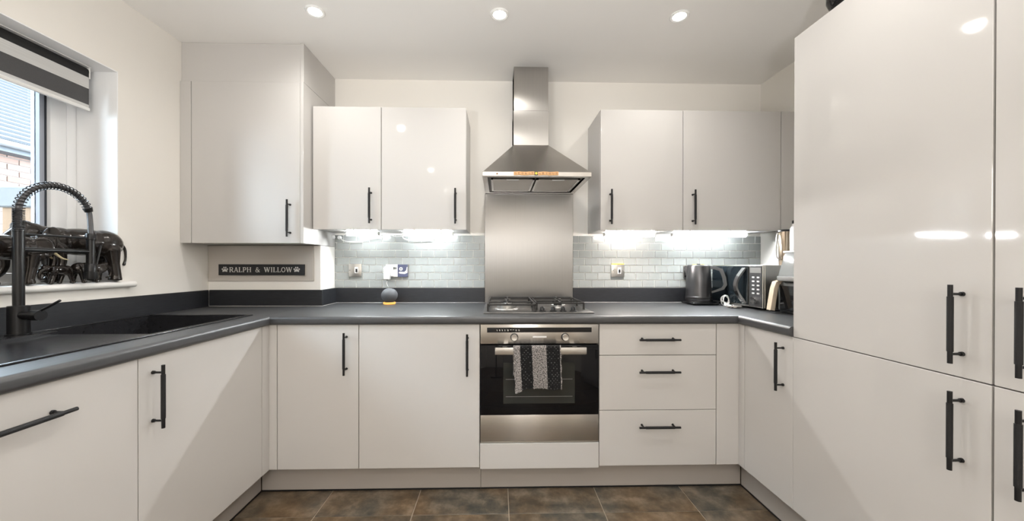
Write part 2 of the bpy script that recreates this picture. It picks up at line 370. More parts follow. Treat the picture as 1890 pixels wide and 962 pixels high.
# rear door
d1 = bpy.data.objects.new('door_1', None); COL.objects.link(d1); d1.location = ((DX0+DX1)/2, YR, 0); d1['kind'] = 'structure'
bm = NB(); box(bm, DX0+0.003, DX1-0.003, YR-0.06, YR-0.02, 0.0, 2.015, 0.003)
for z0, z1 in ((0.2, 0.95), (1.08, 1.85)):
    for x0, x1 in ((DX0+0.10, (DX0+DX1)/2-0.04), ((DX0+DX1)/2+0.04, DX1-0.10)): box(bm, x0, x1, YR-0.022, YR-0.010, z0, z1, 0.006)
obj('door_leaf', bm, 'door_white', d1)
bm = NB()
box(bm, DX0-0.07, DX0, YR+0.0005, YR+0.018, 0, 2.09, 0.004); box(bm, DX1, DX1+0.07, YR+0.0005, YR+0.018, 0, 2.09, 0.004); box(bm, DX0, DX1, YR+0.0005, YR+0.018, 2.02, 2.09, 0.004)
obj('door_frame', bm, 'door_white', d1)
bm = NB(); cyl(bm, (DX1-0.07, YR-0.021, 1.0), (DX1-0.07, YR+0.03, 1.0), 0.01); cyl(bm, (DX1-0.06, YR+0.03, 1.0), (DX1-0.19, YR+0.03, 1.0), 0.009); obj('door_handle', bm, 'satin_chrome', d1)

# floor tiles 450 x 450 with recessed joints
T = 0.4495; tx0 = -1.3005 - T
xs = [0.0501 + 0.4505*k for k in range(-4, 4)]; ys = [-0.7795 - 0.4505*k for k in range(-1, 10)]
tile_me = None
for i, x in enumerate(xs):
    for y in ys:
        x1 = x + 0.4465; y0 = y - 0.4465
        full = (x >= XL and x1 <= XR and y0 >= YR and y <= 0)
        if full and tile_me is not None:
            t = link('floor_tile', tile_me, floor, (x, y, 0)); continue
        X0, X1, Y0, Y1 = max(x, XL+0.002), min(x1, XR-0.002), max(y0, YR+0.002), min(y, -0.002)
        if X1-X0 < 0.02 or Y1-Y0 < 0.02: continue
        bm = NB(); box(bm, X0-x, X1-x, Y0-y, Y1-y, -0.0034, 0.0, 0.0012)
        me = finish(bm, 'floor_tile', 'floor_tile')
        if full: tile_me = me
        link('floor_tile', me, floor, (x, y, 0))

# pipe boxing in the left corner, with its gloss panel
bm = NB(); box(bm, XL, XBX, YBX, 0.0, WT-0.001, 1.2835, 0.002); struct('wall_corner', bm, 'wall_paint')
bm = NB(); box(bm, XL+0.003, -1.140, YBX-0.006, YBX, 1.064, 1.2825, 0.001)
solo('splash_panel', bm, 'box_panel', (-1.46, YBX, 1.064), 'glossy beige panel on the boxed corner behind the name sign', 'panel')

# wall tiles 84 x 47 brick bond, thin grout bed behind
def tile_zone(x0, x1, joint_even, rows, z0, dz, dx, cuts):
    bm = NB(); box(bm, x0, x1, -0.004, -0.0002, z0-0.002, z0+dz*rows); o = struct('grout_bed', bm, 'grout', wall_back)
    cache = {}
    g = 0.0034
    for r in range(rows):
        za = z0 + r*dz + g/2; zb = z0 + (r+1)*dz - g/2
        j = joint_even + (0 if r % 2 == 0 else dx/2)
        k = math.floor((x0 - j)/dx)
        while True:
            a = j + k*dx; k += 1
            if a > x1: break
            A, B = max(a + g/2, x0+0.001), min(a + dx - g/2, x1-0.001)
            if B - A < 0.006: continue
            key = round(B-A, 4)
            if key not in cache:
                bm = NB(); W = B-A; box(bm, 0, W, -0.0078, -0.003, 0, zb-za, 0.0012)
                cache[key] = finish(bm, 'wall_tile', 'tile')
            t = link('wall_tile', cache[key], wall_back, (A, random.uniform(-0.0003, 0.0003), za))
tile_zone(XBX+0.001, -0.0955, -0.7826, 7, 1.0125, 0.0504, 0.0869, None)
tile_zone(0.5045, XR-0.001, 0.6306, 7, 1.0125, 0.0504, 0.0872, None)

# ------------------------------------------------------------------ handles
def handle(parent, c, ax, nrm, L=0.207):
    """black bar handle: c = point on the door face at the bar's middle, ax = bar direction, nrm = outward"""
    c, ax, nrm = Vector(c), Vector(ax), Vector(nrm); off = 0.034; bm = NB()
    m = c + nrm*off
    cyl(bm, m-ax*L/2, m+ax*L/2, 0.0053, n=14)
    for s in (-1, 1):
        q = c + ax*s*0.079
        cyl(bm, q, q + nrm*0.006, 0.0062, 0.0056, n=12); cyl(bm, q + nrm*0.006, q + nrm*off, 0.0035, n=10)
    h = obj('handle', bm, 'black_metal', parent)
    return h
def handle_grip(bm, c, ax, nrm): pass
def add_handle(door, c, ax, nrm):
    h = handle(door, c, ax, nrm)
    # knurled sleeve joined in: same mesh, second material
    me = h.data; b2 = bmesh.new(); b2.from_mesh(me); n0 = len(b2.faces)
    off = root_loc(door); cc = Vector(c) - off + Vector(nrm)*0.034
    cyl(b2, cc-Vector(ax)*0.072, cc+Vector(ax)*0.072, 0.0066, n=14)
    b2.faces.ensure_lookup_table()
    for f in b2.faces[n0:]: f.material_index = 1; f.smooth = True
    bmesh.ops.recalc_face_normals(b2, faces=b2.faces[n0:])
    b2.to_mesh(me); b2.free(); me.materials.append(M['knurled']); me.set_sharp_from_angle(angle=math.radians(35))
Z = (0,0,1); Y_ = (0,1,0); X_ = (1,0,0)
G = 0.0016
# ------------------------------------------------------------------ base units on the back wall
def base_unit(name, x0, x1, label, handle_x, hz):
    t = thing(name, ((x0+x1)/2, -0.3, 0.15), label, 'cabinet', 'base cabinets')
    bm = NB(); box(bm, x0+0.001, x1-0.001, YB+0.02, -0.06, 0.152, 0.868); obj('carcass', bm, 'carcass', t)
    bm = NB(); box(bm, x0+G, x1-G, YB, YB+0.018, ZB, ZT, 0.0012); d = obj('door', bm, 'gloss', t)
    add_handle(d, (handle_x, YB, hz), Z, (0,-1,0)); return t
base_unit('base_cabinet', -1.0946, -0.6946, 'narrow one door base cabinet on the back run next to the left corner', -0.7548, 0.7285)
base_unit('base_cabinet', -0.6946, -0.0946, 'wide base cabinet directly left of the oven, one large door', -0.1555, 0.7205)
t = thing('drawer_unit', (0.805, -0.3, 0.15), 'three drawer base unit directly right of the oven with horizontal black handles', 'drawers')
bm = NB(); box(bm, 0.5064, 1.1044, YB+0.02, -0.06, 0.152, 0.868); obj('carcass', bm, 'carcass', t)
for z0, z1, hz in ((0.7105, ZT, 0.7925), (0.4328, 0.7075, 0.631), (ZB, 0.4298, 0.3562)):
    bm = NB(); box(bm, 0.5054+G, 1.1054-G, YB, YB+0.018, z0, z1, 0.0012); d = obj('drawer_front', bm, 'gloss', t)
    add_handle(d, (0.8028, YB, hz), X_, (0,-1,0))
bm = NB(); box(bm, XLF-0.018, -1.0946-G, YB, YB+0.018, ZB, ZT, 0.001)
solo('corner_post', bm, 'gloss', (-1.11, YB, ZB), 'narrow filler strip in the left inner corner of the base units', 'filler panel')
bm = NB(); box(bm, 1.1054+G, XRF+0.018, YB, YB+0.018, ZB, ZT, 0.001)
solo('filler_panel', bm, 'gloss', (1.16, YB, ZB), 'plain filler panel right of the three drawers at the corner', 'filler panel')
# ------------------------------------------------------------------ left run
def left_unit(name, y0, y1, label, cat):
    t = thing(name, (-1.45, (y0+y1)/2, 0.15), label, cat)
    bm = NB(); box(bm, -1.70, XLF-0.02, y0+0.001, y1-0.001, 0.152, 0.69); obj('carcass', bm, 'carcass', t)
    bm = NB(); box(bm, XLF-0.018, XLF, y0+G, y1-G, ZB, ZT, 0.0012); d = obj('door', bm, 'gloss', t)
    return t, d
t, d = left_unit('base_cabinet', -1.3082, -0.7082, 'base cabinet under the sink bowl with one upright handle, left run', 'cabinet')
add_handle(d, (XLF, -1.2607, 0.7325), Z, (1,0,0)); t['group'] = 'base cabinets'
t, d = left_unit('integrated_dishwasher', -1.9082, -1.3082, 'cabinet front at far left with a horizontal handle, beside the sink cabinet', 'dishwasher')
add_handle(d, (XLF, -1.6085, 0.789), Y_, (1,0,0))
bm = NB(); box(bm, XLF-0.018, XLF, -0.7082+G, YB-0.001, ZB, ZT, 0.001)
solo('corner_post', bm, 'gloss', (XLF, -0.69, ZB), 'slim filler strip beside the sink cabinet door at the left corner', 'filler panel')
bm = NB(); box(bm, -1.75, XLF-0.0005, -1.928, -1.9095, 0.0, 0.8695, 0.001)
solo('end_panel', bm, 'gloss', (-1.44, -1.92, 0), 'end panel closing the left run beside the dishwasher', 'panel')
# ------------------------------------------------------------------ right run
t = thing('base_cabinet', (1.5, -0.85, 0.15), 'slim base cabinet on the right run between the corner and the tall cabinet', 'cabinet', 'base cabinets')
bm = NB(); box(bm, XRF+0.02, 1.76, -0.9965, -0.699, 0.152, 0.868); obj('carcass', bm, 'carcass', t)
bm = NB(); box(bm, XRF, XRF+0.018, -0.9976+G, -0.698-G, ZB, ZT, 0.0012); d = obj('door', bm, 'gloss', t)
add_handle(d, (XRF, -0.9455, 0.7312), Z, (-1,0,0))
bm = NB(); box(bm, XRF, XRF+0.018, -0.698+G, YB-0.001, ZB, ZT, 0.001)
solo('corner_post', bm, 'gloss', (XRF, -0.68, ZB), 'slim filler strip at the right inner corner beside the slim cabinet', 'filler panel')
def tall(name, y0, y1, label, hy):
    t = thing(name, (1.5, (y0+y1)/2, 0.0), label, 'tall cabinet', 'tall cabinets')
    bm = NB(); box(bm, XRF+0.02, 1.795, y0+0.001, y1-0.001, 0.152, 2.1038); obj('carcass', bm, 'gloss_side', t)
    for z0, z1, hz in ((ZB, 0.8662, 0.730), (0.8692, 2.1038, 1.0105)):
        bm = NB(); box(bm, XRF, XRF+0.0185, y0+0.002, y1-(0.0 if y1 > -1.2 else 0.002), z0, z1, 0.0012); d = obj('door', bm, 'gloss', t)
        add_handle(d, (XRF, hy, hz), Z, (-1,0,0))
    return t
tall('tall_cabinet', -1.6082, -0.9976, 'tall gloss cabinet with upper and lower doors, next to the worktop end on the right', -1.5495)
tall('tall_cabinet', -2.2220, -1.6090, 'tall gloss cabinet cut off by the right edge of the photo', -1.6765)
# plinths
def plinth(x0, x1, y0, y1, foot_strip, label):
    t = thing('plinth', ((x0+x1)/2, (y0+y1)/2, 0), label, 'plinth')
    bm = NB(); box(bm, x0, x1, y0, y1, 0.007, 0.1485, 0.001); obj('board', bm, 'plinth', t)
    bm = NB(); box(bm, *foot_strip, 0.0003, 0.0068); obj('floor_strip', bm, 'black_plastic', t, label='thin black strip along the floor')  # dark strip in the gap under the board
plinth(-1.2145, -0.0935, -0.582, -0.566, (-1.2145, -0.0935, -0.584, -0.568), 'long kick board along the floor under the cabinets left of the oven')
plinth(-0.0920, 1.2795, -0.582, -0.566, (-0.0920, 1.2795, -0.584, -0.568), 'long kick board along the floor under the oven and drawers')
plinth(-1.2315, -1.2155, -1.926, -0.586, (-1.2295, -1.2135, -1.926, -0.586), 'kick board under the left run below the sink')
plinth(1.2805, 1.2965, -2.222, -0.586, (1.2785, 1.2945, -2.222, -0.586), 'kick board under the right run and tall cabinets')

# ------------------------------------------------------------------ worktop
LE, BE, RE = -1.1155, -0.6735, 1.2035           # front edges
wt = thing('worktop', (0, -0.34, 0.87), 'black textured U shaped worktop with rounded front edge', 'worktop')
def nose(front, back, z0=0.8695, z1=WT, r=0.013):
    """profile (a,z) with a postformed front at a=front (front<back in a)"""
    p = [(back, z0)]
    s = 1 if back > front else -1
    for k in range(7): t = math.pi/2*k/6; p.append((front + s*(r - r*math.sin(t)), z0 + r - r*math.cos(t)))
    for k in range(7): t = math.pi/2*k/6; p.append((front + s*(r - r*math.cos(t)), z1 - r + r*math.sin(t)))
    p.append((back, z1)); return p
# back run, mitred where it meets the side runs
def mitred(bm, prof, c0, c1, horizontal=True, m0=0.0, m1=0.0, front=0.0):
    """sweep of prof along the run from c0 to c1; ends shifted by m*(distance behind the front)"""
    ring = []
    for c, mm in ((c0, m0), (c1, m1)):
        ring.append([bm.verts.new((c + mm*(a-front), a, z) if horizontal else (a, c + mm*(a-front), z)) for a, z in prof])
    n = len(prof)
    for i in range(n): bm.faces.new((ring[0][i], ring[0][(i+1)%n], ring[1][(i+1)%n], ring[1][i]))
    bm.faces.new(ring[0][::-1]); bm.faces.new(ring[1])
bm = NB(); nb = nose(BE, BE+0.05)
mitred(bm, nb, LE+0.0004, RE-0.0004, True, -1.0, 1.0, BE)
box(bm, LE-0.0495, RE+0.0495, BE+0.05, -0.0005, 0.8695, WT)
obj('worktop_section', bm, 'worktop', wt)
# left section with the sink opening
SX0, SX1, SY0, SY1 = -1.745, -1.232, -1.612, -0.617
bm = NB(); nl = nose(LE, LE-0.05)
mitred(bm, nl, -1.93, BE-0.0004, False, 0.0, -1.0, LE)
bx = LE-0.05
x9 = LE-0.0505
box(bm, SX1-0.012, bx, -1.93, BE+0.05, 0.8695, WT)
box(bm, XL+0.0005, SX1-0.012, -1.93, SY0+0.012, 0.8695, WT); box(bm, XL+0.0005, SX0+0.012, SY0+0.012, SY1-0.012, 0.8695, WT)
box(bm, XL+0.0005, SX1-0.012, SY1-0.012, -0.0005, 0.8695, WT); box(bm, SX1-0.012, x9, BE+0.05, -0.0005, 0.8695, WT)
obj('worktop_section', bm, 'worktop_side', wt)
bm = NB(); nr = nose(RE, RE+0.05)
mitred(bm, nr, BE-0.0004, -0.9962, False, 1.0, 0.0, RE)
box(bm, RE+0.05, XR-0.0005, -0.9962, -0.0005, 0.8695, WT)
obj('worktop_section', bm, 'worktop_side', wt)
# upstands
def upstand(x0, x1, y0, y1, label, m='upstand', foot_strip=None):
    bm = NB(); box(bm, x0, x1, y0, y1, WT+0.0003, 1.0105, 0.0015)
    u = solo('upstand', bm, m, ((x0+x1)/2, (y0+y1)/2, WT), label, 'upstand')
    if foot_strip:
        bm = NB(); box(bm, *foot_strip, WT+0.0003, WT+0.0035, 0.001); obj('sealant', bm, 'sealant', u, label='pale line of sealant along the foot')
    return u
upstand(XL+0.0003, XL+0.015, -1.93, YBX-0.0152, 'black upstand along the left wall behind the sink')
upstand(XL+0.0155, XBX+0.0145, YBX-0.015, YBX-0.0003, 'black upstand across the corner boxing below the name sign', foot_strip=(XL+0.0185, XBX+0.0175, YBX-0.018, YBX-0.0152))
upstand(XBX+0.0003, XBX+0.0145, YBX, -0.0152, 'short black upstand return on the side of the corner boxing', foot_strip=(XBX+0.0147, XBX+0.0175, YBX-0.015, -0.0182))
upstand(XBX+0.0003, -0.0955, -0.015, -0.0003, 'black upstand on the back wall left of the hob', foot_strip=(XBX+0.0147, -0.0975, -0.018, -0.0152))
upstand(0.5045, XR-0.0155, -0.015, -0.0003, 'black upstand on the back wall right of the hob', foot_strip=(0.5065, XR-0.0185, -0.018, -0.0152))
upstand(XR-0.015, XR-0.0003, -0.98, -0.0003, 'black upstand on the right wall behind the microwave')

# ------------------------------------------------------------------ sink
sk = thing('sink', (-1.49, -1.11, WT), 'black composite sink and drainer set into the left worktop', 'sink')
bm = NB(); zr = 0.9155
W = 0.018
for x0, x1, y0, y1 in ((SX0, SX1, SY1-W, SY1), (SX0, SX1, SY0, SY0+W), (SX1-W, SX1, SY0+W, SY1-W), (SX0, SX0+W, SY0+W, SY1-W)): box(bm, x0, x1, y0, y1, WT+0.0004, zr, 0.003, 2)
obj('rim', bm, 'sink', sk)
BX0, BX1, BY0, BY1 = -1.725, -1.285, -1.07, -0.640
bm = NB(); zd = 0.906
box(bm, BX1, SX1-W+0.001, SY0+W-0.001, SY1-W+0.001, 0.885, zd+0.003)
box(bm, SX0+W-0.001, BX0, BY0, SY1-W+0.001, 0.885, zd+0.003)
box(bm, BX0, BX1, BY1, SY1-W+0.001, 0.885, zd+0.003)
box(bm, SX0+W-0.001, -1.655, SY0+W-0.001, BY0, 0.885, zr-0.001, 0.002)
box(bm, -1.655, BX1, SY0+W-0.001, BY0, 0.885, zd-0.004)
obj('drainer', bm, 'sink', sk)
bm = NB(); zb = 0.715
for x0, x1, y0, y1 in ((BX0-0.006, BX0, BY0-0.006, BY1+0.006), (BX1, BX1+0.006, BY0-0.006, BY1+0.006), (BX0, BX1, BY0-0.006, BY0), (BX0, BX1, BY1, BY1+0.006)): box(bm, x0, x1, y0, y1, zb, 0.885)
box(bm, BX0-0.006, BX1+0.006, BY0-0.006, BY1+0.006, zb-0.008, zb)
obj('bowl', bm, 'sink', sk)
bm = NB(); lathe(bm, (-1.50, -0.85, zb), [(0.045, 0.0), (0.045, 0.002), (0.036, 0.003), (0.03, 0.001), (0, 0.001)], 24); obj('waste', bm, 'satin_chrome', sk)

# ------------------------------------------------------------------ tap
TX, TY = -1.710, -1.140
tp = thing('kitchen_tap', (TX, TY, zr), 'tall black spring spout kitchen tap standing behind the sink', 'tap')
bm = NB(); lathe(bm, (TX, TY, zr), [(0.030, 0), (0.030, 0.003), (0.0265, 0.004), (0.0265, 0.1005), (0.025, 0.102), (0, 0.102)], 32); obj('tap_body', bm, 'black_metal', tp)
bm = NB(); lathe(bm, (TX, TY, zr), [(0.0145, 0.1015), (0.0145, 0.365), (0.0155, 0.366), (0.0155, 0.372), (0.011, 0.373), (0, 0.373)], 28); obj('tap_column', bm, 'black_metal', tp)
bm = NB(); cyl(bm, (TX+0.02, TY-0.004, 0.984), (TX+0.052, TY-0.006, 0.984), 0.0155, n=24); cyl(bm, (TX+0.053, TY-0.006, 0.984), (TX+0.088, TY-0.009, 0.984), 0.0185, n=24)
obj('lever_hub', bm, 'black_metal', tp)
bm = NB(); cyl(bm, (TX+0.080, TY-0.006, 0.998), (TX+0.148, TY-0.004, 1.036), 0.0042, n=12); obj('lever', bm, 'black_metal', tp)
# hose path: column top -> arch -> spray holder
path = [(TX, TY, 1.285), (TX, TY, 1.32)]
path += [(TX, TY, 1.355)] + [(TX, TY + 0.1135*(1-math.cos(t)), 1.355 + 0.112*math.sin(t)) for t in (math.radians(a) for a in range(10, 181, 10))]
path = [Vector(p) for p in path]
hose = path + [Vector((TX, TY+0.229, 1.325)), Vector((TX, TY+0.230, 1.292))]
bm = NB(); tube(bm, catmull(hose, 3), 0.0088, 12); obj('hose', bm, 'hose', tp)
# spring: tight on the column, open on the arch, ending two thirds down
def helix_along(pts, r, wire, pitch_at):
    pts = [Vector(p) for p in pts]; L = [0]
    for a, b in zip(pts, pts[1:]): L.append(L[-1] + (b-a).length)
    tot = L[-1]; out = []; s = 0; ph = 0; i = 0
    while s < tot:
        while i < len(L)-2 and L[i+1] < s: i += 1
        f = (s-L[i])/(L[i+1]-L[i]); p = pts[i].lerp(pts[i+1], f); d = (pts[i+1]-pts[i]).normalized()
        e1 = Vector((1,0,0)); e2 = d.cross(e1)
        out.append(p + (e1*math.cos(ph) + e2*math.sin(ph))*r)
        pt = pitch_at(s/tot); st = 1/12; s += pt*st; ph += 2*math.pi*st
    return out
sp_path = catmull(path[:-2], 4)
bm = NB(); tube(bm, helix_along(sp_path, 0.0140, 0.0018, lambda f: 0.0052 if f < 0.20 else 0.0125), 0.0017, 6); obj('spring', bm, 'black_metal', tp)
e = path[-3]; d = (path[-2]-path[-4]).normalized()
bm = NB(); cyl(bm, e - d*0.006, e + d*0.010, 0.0155, 0.0125, 18); obj('spring_collar', bm, 'black_metal', tp)
HY = TY + 0.230
bm = NB(); cyl(bm, (TX, TY+0.014, 1.274), (TX, HY-0.012, 1.274), 0.0042, n=12); obj('support_arm', bm, 'black_metal', tp)
bm = NB(); cyl(bm, (TX, TY+0.012, 1.218), (TX, HY+0.012, 1.218), 0.0085, n=16); obj('swivel_arm', bm, 'black_metal', tp)
bm = NB(); lathe(bm, (TX, HY, 0), [(0, 1.166), (0.0135, 1.166), (0.0135, 1.268), (0.017, 1.269), (0.017, 1.290), (0.0145, 1.294), (0, 1.294)], 24); obj('spray_holder', bm, 'black_metal', tp)
bm = NB(); lathe(bm, (TX, HY, 0), [(0, 1.103), (0.0205, 1.103), (0.0215, 1.108), (0.0215, 1.132), (0.0185, 1.135), (0.0185, 1.160), (0.0135, 1.168), (0, 1.168)], 28); obj('spray_head', bm, 'black_metal', tp)
bm = NB(); cyl(bm, (TX, HY+0.018, 1.150), (TX, HY+0.038, 1.247), 0.0042, 0.0048, 10); obj('spray_lever', bm, 'black_metal', tp)

# ------------------------------------------------------------------ wall units
def wall_unit(x0, x1, hx, label):
    t = thing('wall_cabinet', ((x0+x1)/2, -0.15, ZW0), label, 'cabinet', 'wall cabinets')
    bm = NB(); box(bm, x0+0.0005, x1-0.0005, YW+0.0195, -0.0005, ZW0+0.001, ZW1-0.001); obj('carcass', bm, 'gloss_side', t)
    bm = NB(); box(bm, x0+G, x1-G, YW, YW+0.018, ZW0-0.003, ZW1, 0.0012); d = obj('door', bm, 'gloss', t)
    add_handle(d, (hx, YW, ZW0+0.134), Z, (0,-1,0)); return t
wall_unit(-1.0937, -0.6937, -0.7533, 'narrow wall cabinet next to the corner boiler cupboard')
wall_unit(-0.6937, -0.1937, -0.2555, 'wall cabinet immediately left of the cooker hood')
wall_unit(0.6067, 1.1067, 0.6658, 'wall cabinet immediately right of the cooker hood')
wall_unit(1.1067, 1.7067, 1.1652, 'wide wall cabinet above the kettle and microwave')
bm = NB(); box(bm, 1.7067+G, XR-0.001, YW, YW+0.018, ZW0-0.003, ZW1, 0.001)
solo('filler_panel', bm, 'gloss', (1.755, YW, ZW0), 'narrow filler between the right wall cabinet and the right wall', 'filler panel')
# boiler cupboard
YBL, B0, B1 = -0.3984, 1.2855, 2.1931
t = thing('boiler_cupboard', (-1.44, -0.2, B0), 'large gloss wall cupboard in the left corner reaching the ceiling', 'cabinet')
bm = NB(); box(bm, XL+0.02, XBX-0.019, YBL+0.02, -0.0005, B0+0.001, B1-0.002); obj('carcass', bm, 'carcass', t)
bm = NB(); box(bm, XBX-0.6175, XBX-0.0195, YBL, YBL+0.018, B0, B1-0.002, 0.0012); d = obj('door', bm, 'gloss', t)
add_handle(d, (-1.1735, YBL, B0+0.138), Z, (0,-1,0))
bm = NB(); box(bm, XL+0.001, XBX-0.6205, YBL, YBL+0.018, B0, B1-0.002, 0.001); obj('filler_strip', bm, 'gloss', t)
bm = NB(); box(bm, XBX-0.018, XBX, YBL, -0.0005, B0, B1, 0.001); obj('side_panel', bm, 'gloss', t)
bm = NB(); box(bm, XL+0.001, XBX-0.019, YBL+0.012, YBL+0.03, B1, ZC-0.001, 0.0005); obj('top_infill', bm, 'gloss_side', t)
bm = NB(); box(bm, XBX-0.018, XBX, YBL+0.004, -0.0005, B1+0.001, ZC-0.001, 0.0005); obj('top_side_infill', bm, 'gloss_side', t)

# ------------------------------------------------------------------ oven
HX0, HX1 = -0.0946, 0.5054
ov = thing('built_in_oven', (0.2054, -0.35, 0.28), 'stainless steel built in oven with black glass door below the hob', 'oven')
bm = NB(); box(bm, HX0+0.004, HX1-0.004, YB+0.03, -0.08, 0.285, 0.862); obj('oven_body', bm, 'dark_grey', ov)
YO = YB-0.004
bm = NB(); box(bm, HX0+0.003, HX1-0.003, YO, YB+0.029, 0.7705, ZT+0.001, 0.002, 2); cp = obj('control_panel', bm, 'oven_steel', ov)
bm = NB(); box(bm, -0.0585, 0.4665, YO-0.0012, YO+0.004, 0.8275, 0.8515); obj('display_strip', bm, 'black_gloss', cp)
bm = NB()
for k, xx in enumerate((-0.008, 0.005, 0.018, 0.031, 0.046, 0.060, 0.073, 0.087, 0.101)):
    z = 0.8385
    if k in (0, 1, 2, 3): box(bm, xx-0.0012, xx+0.0012, YO-0.0016, YO-0.001, z-0.004, z+0.003); box(bm, xx-0.0032, xx-0.001, YO-0.0016, YO-0.001, z+0.001, z+0.003)
    elif k in (5, 6): box(bm, xx-0.004, xx+0.004, YO-0.0016, YO-0.001, z+0.001, z+0.003)
    else:
        box(bm, xx-0.003, xx+0.003, YO-0.0016, YO-0.001, z-0.004, z-0.0015); box(bm, xx-0.003, xx-0.0005, YO-0.0016, YO-0.001, z-0.004, z+0.004); box(bm, xx+0.001, xx+0.003, YO-0.0016, YO-0.001, z-0.002, z+0.003)
obj('display_symbol', bm, 'sign_white', cp)
for xx in (0.0775, 0.3325):
    bm = NB(); lathe(bm, (xx, YO, 0.804), [(0.0195, 0.0), (0.0195, -0.003), (0, -0.003)], 32, 'y'); k0 = obj('knob_ring', bm, 'black_plastic', cp)
    bm = NB(); lathe(bm, (xx, YO, 0.804), [(0.0162, -0.0025), (0.0162, -0.016), (0.0145, -0.018), (0.009, -0.0172), (0, -0.017)], 32, 'y'); obj('knob', bm, 'satin_chrome', cp)
bm = NB(); box(bm, 0.1697, 0.2395, YO-0.0015, YO+0.002, 0.8008, 0.8085, 0.0005); obj('badge', bm, 'white_plastic', cp, label='pale narrow badge')
bm = NB(); box(bm, HX0+0.003, HX1-0.003, YO-0.001, YB+0.028, 0.4150, 0.7640, 0.002, 2); dr = obj('oven_door', bm, 'oven_glass', ov)
bm = NB(); box(bm, 0.0230, 0.3820, YO-0.0016, YO+0.002, 0.4710, 0.6760, 0.0004); obj('window_pane', bm, 'oven_window', dr, label='greenish see-through middle of the black glass')
bm = NB()
for zz in (0.505, 0.592): box(bm, 0.035, 0.370, YO-0.0019, YO-0.0014, zz, zz+0.0018)
obj('oven_rack', bm, 'grey_plastic', dr)
bm = NB(); YH = YB-0.050
box(bm, -0.0185, 0.4300, YH-0.006, YH+0.006, 0.7275, 0.7620, 0.003, 2)
for xx in (0.03, 0.38): box(bm, xx-0.012, xx+0.012, YH+0.006, YO-0.0005, 0.742, 0.758, 0.002)
obj('handle', bm, 'satin_chrome', dr, label='flat bright steel bar handle')
bm = NB(); box(bm, 0.0, 0.06, YO-0.0018, YO-0.001, 0.7582, 0.7622); obj('door_vent', bm, 'dark_grey', dr)
bm = NB(); box(bm, 0.30, 0.41, YO-0.0018, YO-0.001, 0.7585, 0.762); obj('door_vent', bm, 'dark_grey', dr)
bm = NB(); box(bm, HX0+0.003, HX1-0.003, YO-0.001, YB+0.028, 0.2810, 0.4140, 0.002, 2); obj('lower_panel', bm, 'oven_steel', ov)
bm = NB(); box(bm, HX0+0.006, HX1-0.006, YO+0.004, YB+0.028, 0.2740, 0.2800); obj('trim_strip', bm, 'satin_chrome', ov)
bm = NB(); box(bm, HX0+G, HX1-G, YB-0.004, YB+0.016, 0.1436, 0.2715, 0.0012)
solo('filler_panel', bm, 'gloss', (0.205, YB, 0.1436), 'white panel below the oven just above the kick board', 'filler panel')
# towel over the handle
def towel():
    nx, xa, xb = 60, 0.0705, 0.3020
    zt = 0.7715
    prof = []
    yb = YH
    for k in range(10): prof.append((yb+0.0135, 0.62 + (zt-0.012-0.62)*k/9))
    for k in range(1, 8): t = math.pi*k/8; prof.append((yb + 0.0135*math.cos(t), zt-0.012 + 0.0135*math.sin(t)))
    for k in range(36): prof.append((yb-0.0135, zt-0.012 - (zt-0.012-0.562)*k/35))
    bm = NB(); uvl = bm.loops.layers.uv.new('UVMap'); V = []; L = len(prof)
    for j, (y, z) in enumerate(prof):
        row = []; f = max(0, (j-17)/(L-18)); g = max(0, (9-j)/9)
        for i in range(nx+1):
            u = i/nx; x = xa + (xb-xa)*u
            x += f*(0.010*(1-u)**1.0 + 0.006*u) + 0.0015*math.sin(j*0.6)*(1 if u in (0, 1) else 0.3)
            yy = y - f*(0.006*math.sin(u*9+0.6) + 0.004*math.sin(u*17+1)) - f*0.006 + random.uniform(-0.0009, 0.0009)
            zz = z
            if f > 0.0: zz -= f*(0.016*max(0, 1-u/0.22)**1.0 - 0.004*math.sin(u*3.4)) 
            if g > 0: zz += 0.0
            if j == L-1: zz += random.uniform(-0.003, 0.002)
            row.append(bm.verts.new((x, yy, zz)))
        V.append(row)
    for j in range(L-1):
        for i in range(nx):
            fc = bm.faces.new((V[j][i], V[j][i+1], V[j+1][i+1], V[j+1][i]))
            for lp, (a, b) in zip(fc.loops, ((i, j), (i+1, j), (i+1, j+1), (i, j+1))): lp[uvl].uv = (a/nx, b/(L-1)*1.35)
    bmesh.ops.solidify(bm, geom=bm.faces[:], thickness=0.0035)
    return bm
solo('tea_towel', towel(), 'towel', (0.19, YH, 0.56), 'black and grey striped knitted towel hanging on the oven handle', 'towel')

# ------------------------------------------------------------------ hob
hb = thing('gas_hob', (0.2114, -0.325, WT), 'stainless four burner gas hob set on the worktop', 'hob')
bm = NB(); box(bm, -0.0800, 0.5010, -0.578, -0.078, WT+0.0003, WT+0.007, 0.003, 2); obj('hob_plate', bm, 'hob_steel', hb)
zh = WT+0.007
def burner(x, y, r, wok=False):
    bm = NB(); lathe(bm, (x, y, zh), [(r*1.25, 0), (r*1.2, 0.004), (r*0.95, 0.006), (r*0.95, 0.014), (0, 0.014)], 32); b0 = obj('burner_base', bm, 'burner', hb)
    if wok:
        bm = NB(); lathe(bm, (x, y, zh), [(r*0.55, 0.014), (r*1.0, 0.014), (r*1.0, 0.021), (r*0.6, 0.023), (r*0.55, 0.014)], 32)
        lathe(bm, (x, y, zh), [(r*0.42, 0.014), (r*0.42, 0.023), (r*0.35, 0.026), (0, 0.026)], 24)
    else:
        bm = NB(); lathe(bm, (x, y, zh), [(r*0.9, 0.0142), (r*0.9, 0.020), (r*0.75, 0.023), (0, 0.023)], 28)
    obj('burner_cap', bm, 'iron' if not wok else 'burner', b0)
